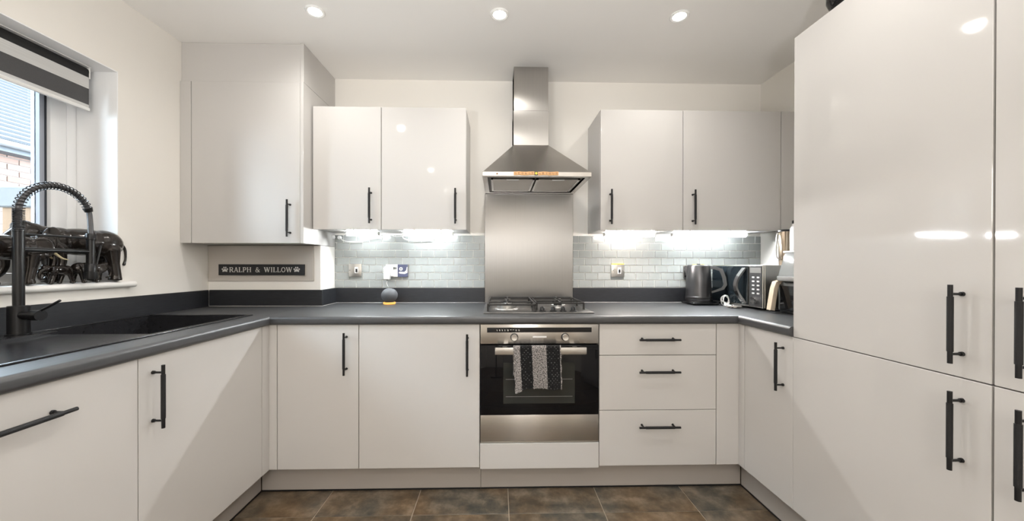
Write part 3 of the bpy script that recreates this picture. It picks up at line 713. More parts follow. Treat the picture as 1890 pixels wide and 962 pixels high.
burner(0.045, -0.405, 0.056, True); burner(0.055, -0.190, 0.034); burner(0.345, -0.350, 0.027); burner(0.370, -0.190, 0.040)
def pan_support(x0, x1, y0, y1, centres):
    bm = NB(); zt, h = WT+0.047, 0.0095; wd = 0.0075
    for a, b, c, d in ((x0, x0+wd, y0, y1), (x1-wd, x1, y0, y1), (x0, x1, y0, y0+wd), (x0, x1, y1-wd, y1)): box(bm, a, b, c, d, zt-h, zt, 0.0015)
    for x in (x0+wd/2, x1-wd/2):
        for y in (y0+wd/2, y1-wd/2, (y0+y1)/2): box(bm, x-0.005, x+0.005, y-0.005, y+0.005, zh, zt-h, 0.001)
    for cx, cy, r in centres:
        for dx, dy in ((1,0), (-1,0), (0,1), (0,-1)):
            xe = x1-wd if dx > 0 else x0+wd if dx < 0 else cx
            ye = cy; gap = 0.018
            if dx: box(bm, cx+dx*gap, xe, cy-wd/2, cy+wd/2, zt-h+0.001, zt+0.0015, 0.0012)
            else:
                far = min(r, abs((y1 if dy > 0 else y0)-cy))
                box(bm, cx-wd/2, cx+wd/2, cy+dy*gap, cy+dy*far, zt-h+0.001, zt+0.0015, 0.0012)
    obj('pan_support', bm, 'iron', hb)
pan_support(-0.062, 0.200, -0.535, -0.095, ((0.045, -0.405, 0.13), (0.055, -0.190, 0.085)))
pan_support(0.208, 0.478, -0.455, -0.095, ((0.345, -0.350, 0.105), (0.370, -0.190, 0.095)))
for xx in (0.2332, 0.2913, 0.3446, 0.3989):
    bm = NB(); lathe(bm, (xx, -0.5325, zh), [(0.019, 0), (0.0185, 0.004), (0.0125, 0.006), (0.0115, 0.021), (0.010, 0.023), (0, 0.023)], 24); box(bm, xx-0.003, xx+0.003, -0.545, -0.520, zh+0.02, zh+0.0265, 0.001)
    obj('control_knob', bm, 'black_plastic', hb)

# ------------------------------------------------------------------ splashback and hood
bm = NB(); box(bm, -0.0946, 0.5036, -0.0095, -0.0005, WT+0.0004, 1.6465, 0.001)
solo('splashback', bm, 'splash_steel', (0.2054, -0.005, WT), 'brushed steel splashback sheet between hob and cooker hood', 'splashback')
hd = thing('cooker_hood', (0.2075, -0.01, 1.648), 'stainless steel chimney cooker hood above the hob', 'cooker hood')
hx0, hx1, hyf, hz0, hz1 = -0.0905, 0.5065, -0.496, 1.6475, 1.6735
bm = NB()
box(bm, hx0, hx1, hyf, hyf+0.028, hz0, hz1, 0.0015); box(bm, hx0, hx0+0.028, hyf+0.028, -0.0005, hz0, hz1); box(bm, hx1-0.028, hx1, hyf+0.028, -0.0005, hz0, hz1); box(bm, hx0+0.028, hx1-0.028, -0.05, -0.0005, hz0, hz1)
obj('hood_rim', bm, 'hood_steel', hd)
cx0, cx1, cyf, cz = 0.0905, 0.3125, -0.190, 1.917
bm = NB()
lo = [(hx0+0.004, hyf+0.004), (hx1-0.004, hyf+0.004), (hx1-0.004, -0.0005), (hx0+0.004, -0.0005)]; hi = [(cx0, cyf), (cx1, cyf), (cx1, -0.0005), (cx0, -0.0005)]
A = [bm.verts.new((x, y, hz1)) for x, y in lo]; Bv = [bm.verts.new((x, y, cz)) for x, y in hi]
for i in range(4): bm.faces.new((A[i], A[(i+1)%4], Bv[(i+1)%4], Bv[i]))
bm.faces.new(A[::-1]); bm.faces.new(Bv)
obj('canopy', bm, 'hood_steel', hd)
bm = NB(); box(bm, cx0, cx1, cyf, -0.0005, cz, 2.135, 0.0015); obj('chimney_sleeve', bm, 'hood_steel', hd)
bm = NB(); box(bm, cx0+0.0025, cx1-0.0025, cyf+0.0045, -0.0005, 2.135, ZC-0.0005, 0.0015); obj('chimney', bm, 'hood_steel', hd)
for x0, x1 in ((hx0+0.045, 0.203), (0.213, hx1-0.045)):
    bm = NB(); y0, y1 = hyf+0.075, -0.075
    for a, b, c, d in ((x0, x0+0.012, y0, y1), (x1-0.012, x1, y0, y1), (x0, x1, y0, y0+0.012), (x0, x1, y1-0.012, y1)): box(bm, a, b, c, d, hz0+0.001, hz0+0.009)
    f = obj('filter_frame', bm, 'hood_steel', hd)
    bm = NB(); box(bm, x0+0.012, x1-0.012, y0+0.012, y1-0.012, hz0+0.004, hz0+0.010)
    n = 22
    for k in range(n): yy = y0+0.014 + (y1-y0-0.028)*k/(n-1); box(bm, x0+0.012, x1-0.012, yy-0.0022, yy+0.0022, hz0+0.0015, hz0+0.0045)
    obj('filter_mesh', bm, 'satin_chrome', f)
    bm = NB(); xm = (x0+x1)/2; box(bm, xm-0.035, xm+0.035, y0+0.004, y0+0.020, hz0-0.003, hz0+0.0015, 0.001); obj('filter_latch', bm, 'white_plastic', f)
bm = NB(); box(bm, hx0+0.028, hx1-0.028, hyf+0.028, -0.05, hz0+0.012, hz0+0.020); obj('hood_underside', bm, 'grey_plastic', hd)
bm = NB()
for xx in (0.18, 0.193): cyl(bm, (xx, hyf+0.050, hz0+0.012), (xx, hyf+0.050, hz0+0.005), 0.005, n=12)
obj('hood_switch', bm, 'black_plastic', hd)
bm = NB(); cyl(bm, (-0.010, hyf, 1.6612), (-0.010, hyf-0.002, 1.6612), 0.004, n=14); obj('indicator', bm, 'wood_letter', hd, label='small reddish round indicator')

# ------------------------------------------------------------------ lettering (stroke glyphs in a unit cell, serif)
def stroke(p, q, w):
    (x0, y0), (x1, y1) = p, q; dx, dy = x1-x0, y1-y0; l = math.hypot(dx, dy); nx, ny = -dy/l*w/2, dx/l*w/2
    return [(x0+nx, y0+ny), (x1+nx, y1+ny), (x1-nx, y1-ny), (x0-nx, y0-ny)]
def arc(cx, cy, rx, ry, a0, a1, w, n=10):
    out = []
    for k in range(n):
        t0, t1 = (math.radians(a0+(a1-a0)*(k+d)/n) for d in (-0.08, 1.08))
        out.append([(cx+(rx+w/2)*math.cos(t0), cy+(ry+w/2)*math.sin(t0)), (cx+(rx+w/2)*math.cos(t1), cy+(ry+w/2)*math.sin(t1)), (cx+(rx-w/2)*math.cos(t1), cy+(ry-w/2)*math.sin(t1)), (cx+(rx-w/2)*math.cos(t0), cy+(ry-w/2)*math.sin(t0))])
    return out
TK, TN, SR = 0.15, 0.075, 0.06
def ser(x, y, w=0.26): return stroke((x-w/2, y), (x+w/2, y), SR)
GL = {
 'R': (0.78, [stroke((.16,0),(.16,1),TK), ser(.16,.03), ser(.12,.97,.2), stroke((.16,.95),(.42,.95),TN), stroke((.16,.5),(.42,.5),TN)] + arc(.42,.725,.18,.225,-90,90,TK*.9) + [stroke((.38,.5),(.70,.02),TK), ser(.72,.03,.2)]),
 'A': (0.80, [stroke((.12,.02),(.40,1),TN), stroke((.40,1),(.68,.02),TK), stroke((.2,.33),(.58,.33),TN), ser(.12,.03,.24), ser(.68,.03,.28)]),
 'L': (0.68, [stroke((.18,0),(.18,1),TK), ser(.18,.97), ser(.16,.03,.22), stroke((.18,.035),(.6,.035),TN), stroke((.6,0),(.6,.26),TN)]),
 'P': (0.70, [stroke((.18,0),(.18,1),TK), ser(.18,.03), ser(.14,.97,.2), stroke((.18,.95),(.40,.95),TN), stroke((.18,.45),(.40,.45),TN)] + arc(.40,.70,.19,.25,-90,90,TK*.9)),
 'H': (0.86, [stroke((.18,0),(.18,1),TK), stroke((.68,0),(.68,1),TK), stroke((.18,.52),(.68,.52),TN)] + [ser(x,y) for x in (.18,.68) for y in (.03,.97)]),
 '&': (0.86, arc(.36,.76,.14,.19,-20,250,TN*1.2,14) + arc(.32,.27,.22,.25,110,350,TK*.8,14) + [stroke((.24,.66),(.74,.02),TK), stroke((.52,.22),(.72,.5),TN), ser(.72,.5,.22), ser(.76,.03,.16)]),
 'W': (1.16, [stroke((.12,.97),(.36,.02),TK), stroke((.36,.02),(.58,.97),TN), stroke((.56,.97),(.80,.02),TK), stroke((.80,.02),(1.03,.97),TN), ser(.12,.97,.26), ser(.56,.97,.26), ser(1.03,.97,.24)]),
 'I': (0.40, [stroke((.2,0),(.2,1),TK), ser(.2,.03), ser(.2,.97)]),
 'O': (0.86, arc(.43,.5,.31,.45,0,360,TK*.85,24)),
 'G': (0.82, arc(.43,.5,.31,.45,50,330,TK*.85,20) + [stroke((.70,.06),(.70,.45),TK), stroke((.5,.45),(.78,.45),TN)]),
 'E': (0.70, [stroke((.18,0),(.18,1),TK), stroke((.1,.96),(.58,.96),TN), stroke((.1,.04),(.62,.04),TN), stroke((.18,.52),(.48,.52),TN)]),
 'T': (0.76, [stroke((.38,0),(.38,1),TK), stroke((.06,.96),(.70,.96),TN), ser(.38,.03), stroke((.07,.8),(.07,1),TN), stroke((.69,.8),(.69,1),TN)]),
 'U': (0.84, [stroke((.18,.34),(.18,1),TK), stroke((.66,.34),(.66,1),TN)] + arc(.42,.34,.24,.30,180,360,TN*1.5,12) + [ser(.18,.97), ser(.66,.97,.22)]),
 ' ': (0.62, []),
}
def text_polys(s, track=0.0):
    x = 0; out = []
    for ch in s:
        w_, ps = GL[ch]; out.append((ch, x, w_, ps)); x += w_ + track
    return out, x - track
def paw(cx, cy, s):
    def ell(ex, ey, rx, ry, n=14): return [(cx+s*(ex+rx*math.cos(2*math.pi*k/n)), cy+s*(ey+ry*math.sin(2*math.pi*k/n))) for k in range(n)]
    pad = [(cx+s*a, cy+s*b) for a, b in ((-.40,-.42), (-.12,-.34), (.12,-.34), (.40,-.42), (.46,-.24), (.30,-.02), (.12,.14), (-.12,.14), (-.30,-.02), (-.46,-.24))]
    return [pad, ell(-.46,.10,.12,.17), ell(-.17,.38,.12,.18), ell(.17,.38,.12,.18), ell(.46,.10,.12,.17)]
sx0, sx1, sz0, sz1 = -1.7095, -1.1920, 1.1005, 1.1672
ysg = YBX - 0.006
sg = thing('name_sign', (-1.45, ysg, sz0), 'black sign reading RALPH & WILLOW with two paw prints in the left corner', 'sign')
bm = NB(); box(bm, sx0, sx1, ysg-0.010, ysg-0.0003, sz0, sz1, 0.0012); sb = obj('sign_board', bm, 'sign_black', sg)
polys, wtot = text_polys('RALPH & WILLOW', 0.03)
H = 0.0305; xa, xb = -1.6440, -1.2640; sc_x = (xb-xa)/wtot; zb0 = sz0 + 0.0185
for ch, x, w_, ps in polys:
    if not ps: continue
    bm = NB()
    for p in ps: prism(bm, [(xa+(x+a)*sc_x, zb0+b*H) for a, b in p], (0, -0.0012, 0), (0, ysg-0.0099, 0))
    obj('letter', bm, 'sign_white', sb, smooth=False)
for cx in (-1.6700, -1.2380):
    bm = NB()
    for p in paw(cx, sz0+0.0338, 0.0325): prism(bm, p, (0, -0.0012, 0), (0, ysg-0.0099, 0))
    obj('paw_print', bm, 'sign_white', sb, smooth=False)
# wooden letter blocks on the hood rim
ns = thing('letter_strip', (0.2, hyf, 1.652), 'row of small wooden letter blocks with a yellow flower on the hood front edge', 'letter blocks')
lx0, lx1 = 0.0810, 0.3240; n = 13; bw = (lx1-lx0)/n
for k, ch in enumerate('GEORGE*ARTHUR'):
    a = lx0 + k*bw; zo = 0.0012*math.sin(k*1.7)
    bm = NB(); box(bm, a+0.0002, a+bw-0.0002, hyf-0.0052, hyf-0.0002, 1.6535+zo, 1.6725+zo, 0.0008)
    bk = obj('block', bm, 'wood' if ch != '*' else 'dark_grey', ns)
    bm = NB()
    if ch == '*':
        for q in range(6):
            t = q*math.pi/3; lathe(bm, (a+bw/2+0.0042*math.cos(t), hyf-0.0052, 1.663+0.0042*math.sin(t)), [(0.0034, 0), (0.0028, -0.0012), (0, -0.0016)], 10, 'y')
        lathe(bm, (a+bw/2, hyf-0.0052, 1.663), [(0.003, 0), (0.0026, -0.002), (0, -0.0026)], 10, 'y'); obj('flower', bm, 'yellow', bk)
    else:
        w_, ps = GL[ch]; H2 = 0.0100; s2 = 0.0105/max(w_, .7)
        for p in ps: prism(bm, [(a+bw/2+(u-w_/2)*s2, 1.6578+zo+v*H2) for u, v in p], (0, -0.0006, 0), (0, hyf-0.0050, 0))
        obj('letter', bm, 'wood_letter', bk, smooth=False)

# ------------------------------------------------------------------ under-cabinet strip lights
def strip(x0, x1, m, label, yc=-0.150, zc=1.359):
    t = thing('strip_light', ((x0+x1)/2, yc, ZW0), label, 'light', 'strip lights under the wall cabinets')
    # slim housing with an angled lens: the lens faces forward and down, back plate and dim rear emitter added to tune the tile glow
    bm = NB(); box(bm, x0-0.010, x1+0.010, yc+0.004, yc+0.008, zc-0.012, zc+0.014, 0.001); box(bm, x0-0.012, x0, yc-0.012, yc+0.012, zc-0.006, zc+0.014, 0.002); box(bm, x1, x1+0.012, yc-0.012, yc+0.012, zc-0.006, zc+0.014, 0.002)
    box(bm, x0-0.010, x1+0.010, yc-0.0135, yc-0.0105, zc-0.007, zc-0.003, 0.0005); obj('light_body', bm, 'white_plastic', t)
    bm = NB(); box(bm, x0, x1, yc-0.010, yc+0.003, zc+0.001, zc+0.012, 0.001); obj('diffuser', bm, m, t)
    bm = NB(); box(bm, x0, x1, yc+0.0085, yc+0.012, zc-0.006, zc+0.010, 0.001); obj('added_tile_glow', bm, m + '_wash', t)
    L = x1-x0
    for f in (0.22, 0.78):
        xx = x0+L*f; bm = NB(); box(bm, xx-0.006, xx+0.006, yc-0.0125, yc-0.0100, zc-0.007, ZW0+0.0005, 0.001); obj('clip', bm, 'white_plastic', t)
strip(-0.9550, -0.7700, 'strip_cool', 'short strip light under the narrow wall cabinet beside the boiler cupboard')
strip(-0.6000, -0.3000, 'strip_cool', 'strip light under the wall cabinet left of the hood')
strip(0.6850, 1.0000, 'strip_warm', 'warmer strip light under the wall cabinet right of the hood')
strip(1.1250, 1.6000, 'strip_cool', 'long strip light under the wide cabinet above the kettle')
def cable(pts, r, m, label, name='cable', cat='cable'):
    bm = NB(); P = catmull(pts, 8); tube(bm, P, r, 8); return solo(name, bm, m, tuple(Vector(pts[0])), label, cat)
cable([(-1.058, -0.022, 1.345), (-1.03, -0.030, 1.325), (-0.97, -0.034, 1.318), (-0.90, -0.034, 1.322), (-0.85, -0.034, 1.338), (-0.80, -0.045, 1.345)], 0.0022, 'cable_white', 'white cable drooping below the short left strip light')
cable([(-0.620, -0.060, 1.366), (-0.635, -0.055, 1.352), (-0.625, -0.045, 1.338), (-0.585, -0.040, 1.327), (-0.52, -0.036, 1.325), (-0.455, -0.036, 1.330)], 0.0030, 'cable_white', 'thick white cable looping at the end of the strip light left of the hood')
cable([(-0.757, -0.060, 1.357), (-0.72, -0.050, 1.364), (-0.68, -0.045, 1.352), (-0.615, -0.055, 1.360)], 0.0020, 'cable_white', 'white link cable between the two left strip lights')
for loc, nrm, lab in (((-1.0650, -0.008, 1.347), (0,-1,0), 'white round clip on the tiles beside the corner boxing'), ((XBX, -0.045, 1.347), (1,0,0), 'white round clip on the side of the corner boxing')):
    bm = NB(); p = Vector(loc); nn = Vector(nrm); cyl(bm, p+nn*0.0006, p+nn*0.014, 0.013, 0.012, 20); cyl(bm, p+nn*0.014, p+nn*0.018, 0.011, 0.006, 20)
    solo('cable_clip', bm, 'white_plastic', loc, lab, 'cable clip')

# ------------------------------------------------------------------ sockets
YT = -0.0082
def plate(name, x0, x1, z0, z1, label, cat='socket'):
    t = thing(name, ((x0+x1)/2, YT, z0), label, cat)
    bm = NB(); box(bm, x0, x1, YT-0.009, YT-0.0002, z0, z1, 0.0015, 2); obj('face_plate', bm, 'satin_chrome', t); return t
def fused(x0, x1, z0, z1, label, film=False):
    t = plate('fused_switch', x0, x1, z0, z1, label, 'switch'); cx, cz = (x0+x1)/2, (z0+z1)/2; y = YT-0.009
    bm = NB(); box(bm, cx-0.002, cx+0.021, y-0.002, y+0.001, cz-0.020, cz+0.022, 0.001); f = obj('switch_frame', bm, 'white_plastic', t)
    bm = NB(); box(bm, cx+0.004, cx+0.017, y-0.0042, y-0.0015, cz-0.013, cz+0.010, 0.001); obj('rocker', bm, 'black_plastic', t)
    bm = NB(); box(bm, cx-0.030, cx-0.010, y-0.0015, y+0.001, cz-0.012, cz+0.014, 0.001); obj('fuse_cover', bm, 'satin_chrome', t)
    bm = NB()
    for s in (-1, 1): cyl(bm, (cx+s*0.033, y+0.001, cz), (cx+s*0.033, y-0.001, cz), 0.003, n=10)
    obj('screw', bm, 'chrome', t)
    if film:
        bm = NB(); box(bm, x0+0.002, x1-0.001, YT-0.0095, YT-0.001, z1+0.0003, z1+0.0065, 0.0008); obj('tape', bm, 'yellow', t, label='yellow tape along the top edge')
fused(-1.0040, -0.9190, 1.0860, 1.1710, 'brushed chrome fused switch on the tiles under the left wall cabinets')
fused(0.7650, 0.8540, 1.0840, 1.1690, 'chrome fused switch with yellow top edge on the tiles right of the hob', True)
t = plate('double_socket', -0.7570, -0.6090, 1.0830, 1.1690, 'double wall socket with a navy printed half and a plug in it')
y = YT-0.009
bm = NB(); box(bm, -0.7540, -0.6790, y-0.0012, y+0.001, 1.0855, 1.1665, 0.0005); obj('socket_insert', bm, 'white_plastic', t)
bm = NB(); box(bm, -0.6785, -0.6100, y-0.0014, y+0.001, 1.0840, 1.1680, 0.0005); dcl = obj('decal', bm, 'navy', t, label='navy half with a white ring and white shape')
bm = NB(); lathe(bm, (-0.656, y-0.0014, 1.138), [(0.006, 0), (0.012, 0), (0.012, -0.0006), (0.006, -0.0006), (0.006, 0)], 20, 'y')
prism(bm, [(-0.672, 1.112), (-0.664, 1.120), (-0.634, 1.118), (-0.622, 1.128), (-0.617, 1.150), (-0.6125, 1.150), (-0.613, 1.112), (-0.630, 1.104), (-0.662, 1.106)], (0, -0.0006, 0), (0, y-0.0014, 0)); obj('print', bm, 'sign_white', dcl, smooth=False)
bm = NB()
for xx in (-0.701, -0.690): box(bm, xx-0.003, xx+0.003, y-0.004, y, 1.135, 1.150, 0.0008)
obj('rocker', bm, 'black_plastic', t)
# plug adaptor
pl = thing('plug', (-0.735, y, 1.07), 'white power adaptor plugged into the double socket', 'plug')
bm = NB(); box(bm, -0.7610, -0.7030, y-0.022, y-0.0014, 1.0860, 1.1580, 0.010, 3); obj('plug_base', bm, 'white_plastic', pl)
bm = NB(); box(bm, -0.7560, -0.7160, y-0.060, y-0.0215, 1.0680, 1.1480, 0.006, 3); obj('adaptor_body', bm, 'white_plastic', pl)
bm = NB(); cyl(bm, (-0.736, y-0.040, 1.0685), (-0.736, y-0.040, 1.058), 0.004, 0.0025, 10); obj('strain_relief', bm, 'grey_plastic', pl)
cable([(-0.736, y-0.040, 1.059), (-0.738, y-0.042, 1.043), (-0.732, y-0.040, 1.026), (-0.727, -0.045, 1.011), (-0.724, -0.042, 0.985), (-0.718, -0.034, 0.960), (-0.712, -0.036, 0.934), (-0.711, -0.045, 0.928)], 0.0018, 'cable_white', 'thin white lead from the adaptor down behind the round speaker')
# smart speaker
sx, sy = -0.708, -0.100
spk = thing('smart_speaker', (sx, sy, WT), 'round grey fabric speaker with an amber lit base on the worktop', 'speaker')
bm = NB(); prof = [(0, 0.0105)]
R = 0.0515
for k in range(1, 20):
    a = -math.pi/2 + math.pi*k/20; z = 0.0575 + 0.0475*math.sin(a)
    if z > 0.0150: prof.append((R*math.cos(a), z))
prof = [(0, 0.0145), (R*0.62, 0.0145)] + prof[1:] + [(0, 0.105)]
lathe(bm, (sx, sy, WT), prof, 36); obj('fabric_shell', bm, 'speaker_cloth', spk)
bm = NB(); lathe(bm, (sx, sy, WT), [(0, 0.0003), (0.034, 0.0003), (0.0375, 0.003), (0.0395, 0.010), (0.037, 0.0142), (0, 0.0142)], 36); obj('light_ring', bm, 'amber_light', spk, label='amber glowing ring')
# double socket behind the kettle
t = plate('double_socket', 1.2630, 1.4080, 1.0780, 1.1640, 'chrome double socket with black inserts behind the kettle')
bm = NB(); box(bm, 1.2665, 1.330, y-0.003, y+0.001, 1.082, 1.160, 0.001); box(bm, 1.338, 1.404, y-0.003, y+0.001, 1.082, 1.160, 0.001); obj('socket_insert', bm, 'black_plastic', t)
bm = NB(); box(bm, 1.325, 1.404, YT-0.0095, YT-0.001, 1.1643, 1.1705, 0.0008); obj('tape', bm, 'yellow', t, label='yellow tape along the top edge')
bm = NB(); box(bm, 1.268, 1.315, y-0.045, y-0.0035, 1.092, 1.140, 0.006, 2)
solo('plug', bm, 'black_plastic', (1.29, y, 1.092), 'black plug in the socket behind the kettle', 'plug')

# ------------------------------------------------------------------ kettle
kx, ky = 1.305, -0.125
kb = thing('kettle_stand', (kx, ky, WT), 'black power base under the kettle', 'kettle base')
bm = NB(); box(bm, 1.226, 1.400, -0.206, -0.045, WT+0.0003, WT+0.020, 0.012, 3); obj('base_tray', bm, 'black_gloss', kb)
bm = NB(); lathe(bm, (kx, ky, WT), [(0, 0.0201), (0.074, 0.0201), (0.072, 0.026), (0, 0.026)], 36); obj('contact_ring', bm, 'black_plastic', kb)
kt = thing('kettle', (kx, ky, WT+0.026), 'dark gunmetal kettle with angular handle standing right of the upstand', 'kettle')
zk = WT+0.0262
bm = NB(); lathe(bm, (kx, ky, zk), [(0, 0.001), (0.077, 0.001), (0.0785, 0.006), (0.0785, 0.026), (0.077, 0.0275), (0.0735, 0.120), (0.0685, 0.222), (0.066, 0.226), (0, 0.226)], 48); obj('kettle_body', bm, 'kettle', kt)
bm = NB(); lathe(bm, (kx, ky, zk), [(0.0790, 0.012), (0.0795, 0.013), (0.0795, 0.022), (0.0790, 0.023)], 48); obj('base_band', bm, 'black_plastic', kt)
bm = NB(); lathe(bm, (kx, ky, zk), [(0, 0.2262), (0.064, 0.2262), (0.061, 0.230), (0.02, 0.232), (0, 0.232)], 40); lathe(bm, (kx, ky, zk), [(0, 0.232), (0.012, 0.232), (0.010, 0.238), (0, 0.238)], 20); obj('lid', bm, 'black_plastic', kt)
def ribbon(bm, pts, w, h, side):
    """rectangular section swept along pts; side = sideways unit vector"""
    pts = [Vector(p) for p in pts]; side = Vector(side).normalized(); rings = []
    for i, p in enumerate(pts):
        d = (pts[min(i+1, len(pts)-1)]-pts[max(i-1, 0)]).normalized(); nn = d.cross(side).normalized()
        ww = w[i] if isinstance(w, list) else w; hh = h[i] if isinstance(h, list) else h
        rings.append([bm.verts.new(p + side*a*ww/2 + nn*b*hh/2) for a, b in ((-1,-1),(1,-1),(1,1),(-1,1))])
    for A, B in zip(rings, rings[1:]):
        for k in range(4): bm.faces.new((A[k], A[(k+1)%4], B[(k+1)%4], B[k]))
    bm.faces.new(rings[0][::-1]); bm.faces.new(rings[-1])
u = Vector((0.90, -0.436, 0)); s_ = Vector((0.436, 0.90, 0)); c = Vector((kx, ky, zk))
bm = NB(); ribbon(bm, [c+u*0.060+Vector((0,0,.214)), c+u*0.095+Vector((0,0,.212)), c+u*0.128+Vector((0,0,.198)), c+u*0.145+Vector((0,0,.150)), c+u*0.152+Vector((0,0,.105)), c+u*0.138+Vector((0,0,.080)), c+u*0.105+Vector((0,0,.066)), c+u*0.070+Vector((0,0,.053))], 0.022, [.020, .020, .022, .020, .018, .016, .012, .011], s_)
obj('handle', bm, 'handle_grey', kt)
bm = NB(); v = -u
prism(bm, [(0.066, 0.150), (0.088, 0.214), (0.070, 0.222), (0.060, 0.20)], s_*0.03, c - s_*0.015, v, (0,0,1)); obj('spout', bm, 'kettle', kt)

# ------------------------------------------------------------------ microwave
mw = thing('microwave', (1.62, -0.25, WT), 'black fronted microwave with curved chrome handle in the right corner', 'microwave')
P1 = Vector((1.4795, -0.4700, 0)); wv = Vector((-0.0337, 0.4249, 0)).normalized(); sv = Vector((wv.y, -wv.x, 0)); MWW, MWD, z0m, z1m = 0.425, 0.305, WT+0.012, 1.166
def lbox(bm, a0, a1, d0, d1, z0, z1, bev=0.0, seg=1):
    """a along the front from the control-panel end, d depth into the body (negative = proud)"""
    n0 = len(bm.verts); box(bm, a0, a1, d0, d1, z0, z1, bev, seg)
    bm.verts.ensure_lookup_table()
    for vv in bm.verts[n0:]: p = P1 + wv*vv.co.x + sv*vv.co.y; vv.co = (p.x, p.y, vv.co.z)
bm = NB(); lbox(bm, 0.0, MWW, 0.012, MWD, z0m, z1m, 0.003); obj('housing', bm, 'steel_v', mw)
bm = NB(); lbox(bm, 0.0, MWW, 0.0, 0.012, z0m, z1m, 0.002); fr = obj('front_frame', bm, 'satin_chrome', mw)
bm = NB(); lbox(bm, 0.105, MWW-0.004, -0.006, 0.0, z0m+0.010, z1m-0.006, 0.002); dr = obj('door', bm, 'microwave_glass', mw)
bm = NB(); lbox(bm, 0.004, 0.100, -0.002, 0.0, z0m+0.006, z1m-0.004, 0.001); cpn = obj('control_panel', bm, 'dark_grey', mw)
bm = NB(); lbox(bm, 0.012, 0.092, -0.003, -0.0018, z1m-0.045, z1m-0.014); obj('display', bm, 'grey_plastic', cpn)
bm = NB()
for r in range(5):
    for q in range(2): lbox(bm, 0.022+q*0.036, 0.040+q*0.036, -0.004, -0.0018, z1m-0.075-r*0.023, z1m-0.066-r*0.023, 0.0008)
obj('button', bm, 'white_plastic', cpn)
bm = NB(); kc = P1 + wv*0.052; cyl(bm, kc - sv*0.0015 + Vector((0,0,z0m+0.042)), kc - sv*0.022 + Vector((0,0,z0m+0.042)), 0.021, 0.018, 24); obj('dial', bm, 'chrome', cpn)
bm = NB(); pts = []
for k in range(15):
    t = k/14; pts.append(P1 + wv*(0.126 + 0.034*math.sin(math.pi*t)) - sv*(0.010 + 0.030*math.sin(math.pi*t)) + Vector((0,0, z0m+0.018 + (z1m-z0m-0.036)*t)))
ribbon(bm, pts, 0.026, 0.012, wv); obj('door_handle', bm, 'chrome', mw, label='bowed chrome handle')
bm = NB()
for a in (0.02, MWW-0.045):
    for d in (0.03, MWD-0.05): lbox(bm, a, a+0.025, d, d+0.025, WT+0.0003, z0m)
obj('foot', bm, 'black_plastic', mw)
# clutter in front of the microwave
pts = []
for k in range(64):
    t = k/63*2*math.pi*2.5; r = 0.030+0.003*math.sin(t*1.7); pts.append((1.428+r*math.cos(t)*0.7, -0.215+0.012*math.sin(t*0.5), WT+0.0335+r*math.sin(t)))
bm = NB(); tube(bm, pts + [(1.445, -0.235, WT+0.004), (1.448, -0.27, WT+0.0035), (1.43, -0.305, WT+0.0035)], 0.0032, 8)
solo('coiled_cable', bm, 'cable_white', (1.428, -0.215, WT), 'pale coiled cable between the kettle and the microwave', 'cable')
bm = NB(); box(bm, 1.402, 1.424, -0.262, -0.236, WT+0.0003, WT+0.020, 0.004, 2); cyl(bm, (1.413, -0.262, WT+0.010), (1.420, -0.290, WT+0.010), 0.004, n=10)
solo('plug', bm, 'white_plastic', (1.413, -0.25, WT), 'small white plug lying on the worktop beside the kettle base', 'plug')
bm = NB()
random.seed(3)
bmesh.ops.create_icosphere(bm, subdivisions=3, radius=1.0)
for vv in bm.verts:
    f = 1 + random.uniform(-0.22, 0.22); vv.co = Vector((1.400 + vv.co.x*0.040*f, -0.345 + vv.co.y*0.026*f, WT+0.0105 + max(-0.0095, vv.co.z*0.0105*f)))
solo('foil_packet', bm, 'foil', (1.40, -0.345, WT), 'crumpled silver packet on the worktop in front of the microwave', 'packet')

# ------------------------------------------------------------------ food processor stack at the tall cabinet
af = thing('air_fryer', (1.62, -0.69, WT), 'dark air fryer with a cream wooden handle beside the tall cabinet', 'air fryer')
bm = NB(); box(bm, 1.500, 1.780, -0.86, -0.545, WT+0.004, 1.082, 0.020, 4); obj('fryer_body', bm, 'handle_grey', af)
bm = NB(); box(bm, 1.494, 1.5005, -0.84, -0.575, WT+0.018, 1.058, 0.003, 2); obj('drawer_front', bm, 'black_gloss', af)
bm = NB(); box(bm, 1.515, 1.76, -0.84, -0.56, WT+0.0003, WT+0.0045); obj('foot', bm, 'black_plastic', af)
bm = NB(); ribbon(bm, [(1.540, -0.560, 1.076), (1.505, -0.560, 1.078), (1.484, -0.560, 1.070), (1.474, -0.560, 1.040), (1.464, -0.560, 0.980), (1.456, -0.560, 0.925)], 0.030, [0.018, 0.020, 0.022, 0.022, 0.022, 0.024], (0,1,0)); obj('handle', bm, 'cream_wood', af)
bm = NB(); box(bm, 1.459, 1.500, -0.572, -0.548, 0.9185, 0.9285, 0.002); obj('handle_base', bm, 'black_plastic', af)
ct = thing('food_container', (1.61, -0.65, 1.082), 'clear tapered plastic container with a grey base on the air fryer', 'container')
bm = NB(); box(bm, 1.474, 1.712, -0.73, -0.578, 1.0825, 1.108, 0.004, 2); obj('container_base', bm, 'grey_plastic', ct)
bm = NB()
lo = [(1.479, -0.582), (1.707, -0.582), (1.707, -0.725), (1.479, -0.725)]; hi = [(1.506, -0.595), (1.68, -0.595), (1.68, -0.712), (1.506, -0.712)]
A = [bm.verts.new((x, y_, 1.108)) for x, y_ in lo]; Bv = [bm.verts.new((x, y_, 1.230)) for x, y_ in hi]
for i in range(4): bm.faces.new((A[i], A[(i+1)%4], Bv[(i+1)%4], Bv[i]))
obj('container_wall', bm, 'clear_plastic', ct)
bm = NB(); box(bm, 1.500, 1.688, -0.718, -0.588, 1.230, 1.240, 0.003, 2); obj('container_lid', bm, 'white_plastic', ct)
FX, FY, FZ = 1.684, -0.368, z1m + 0.0003
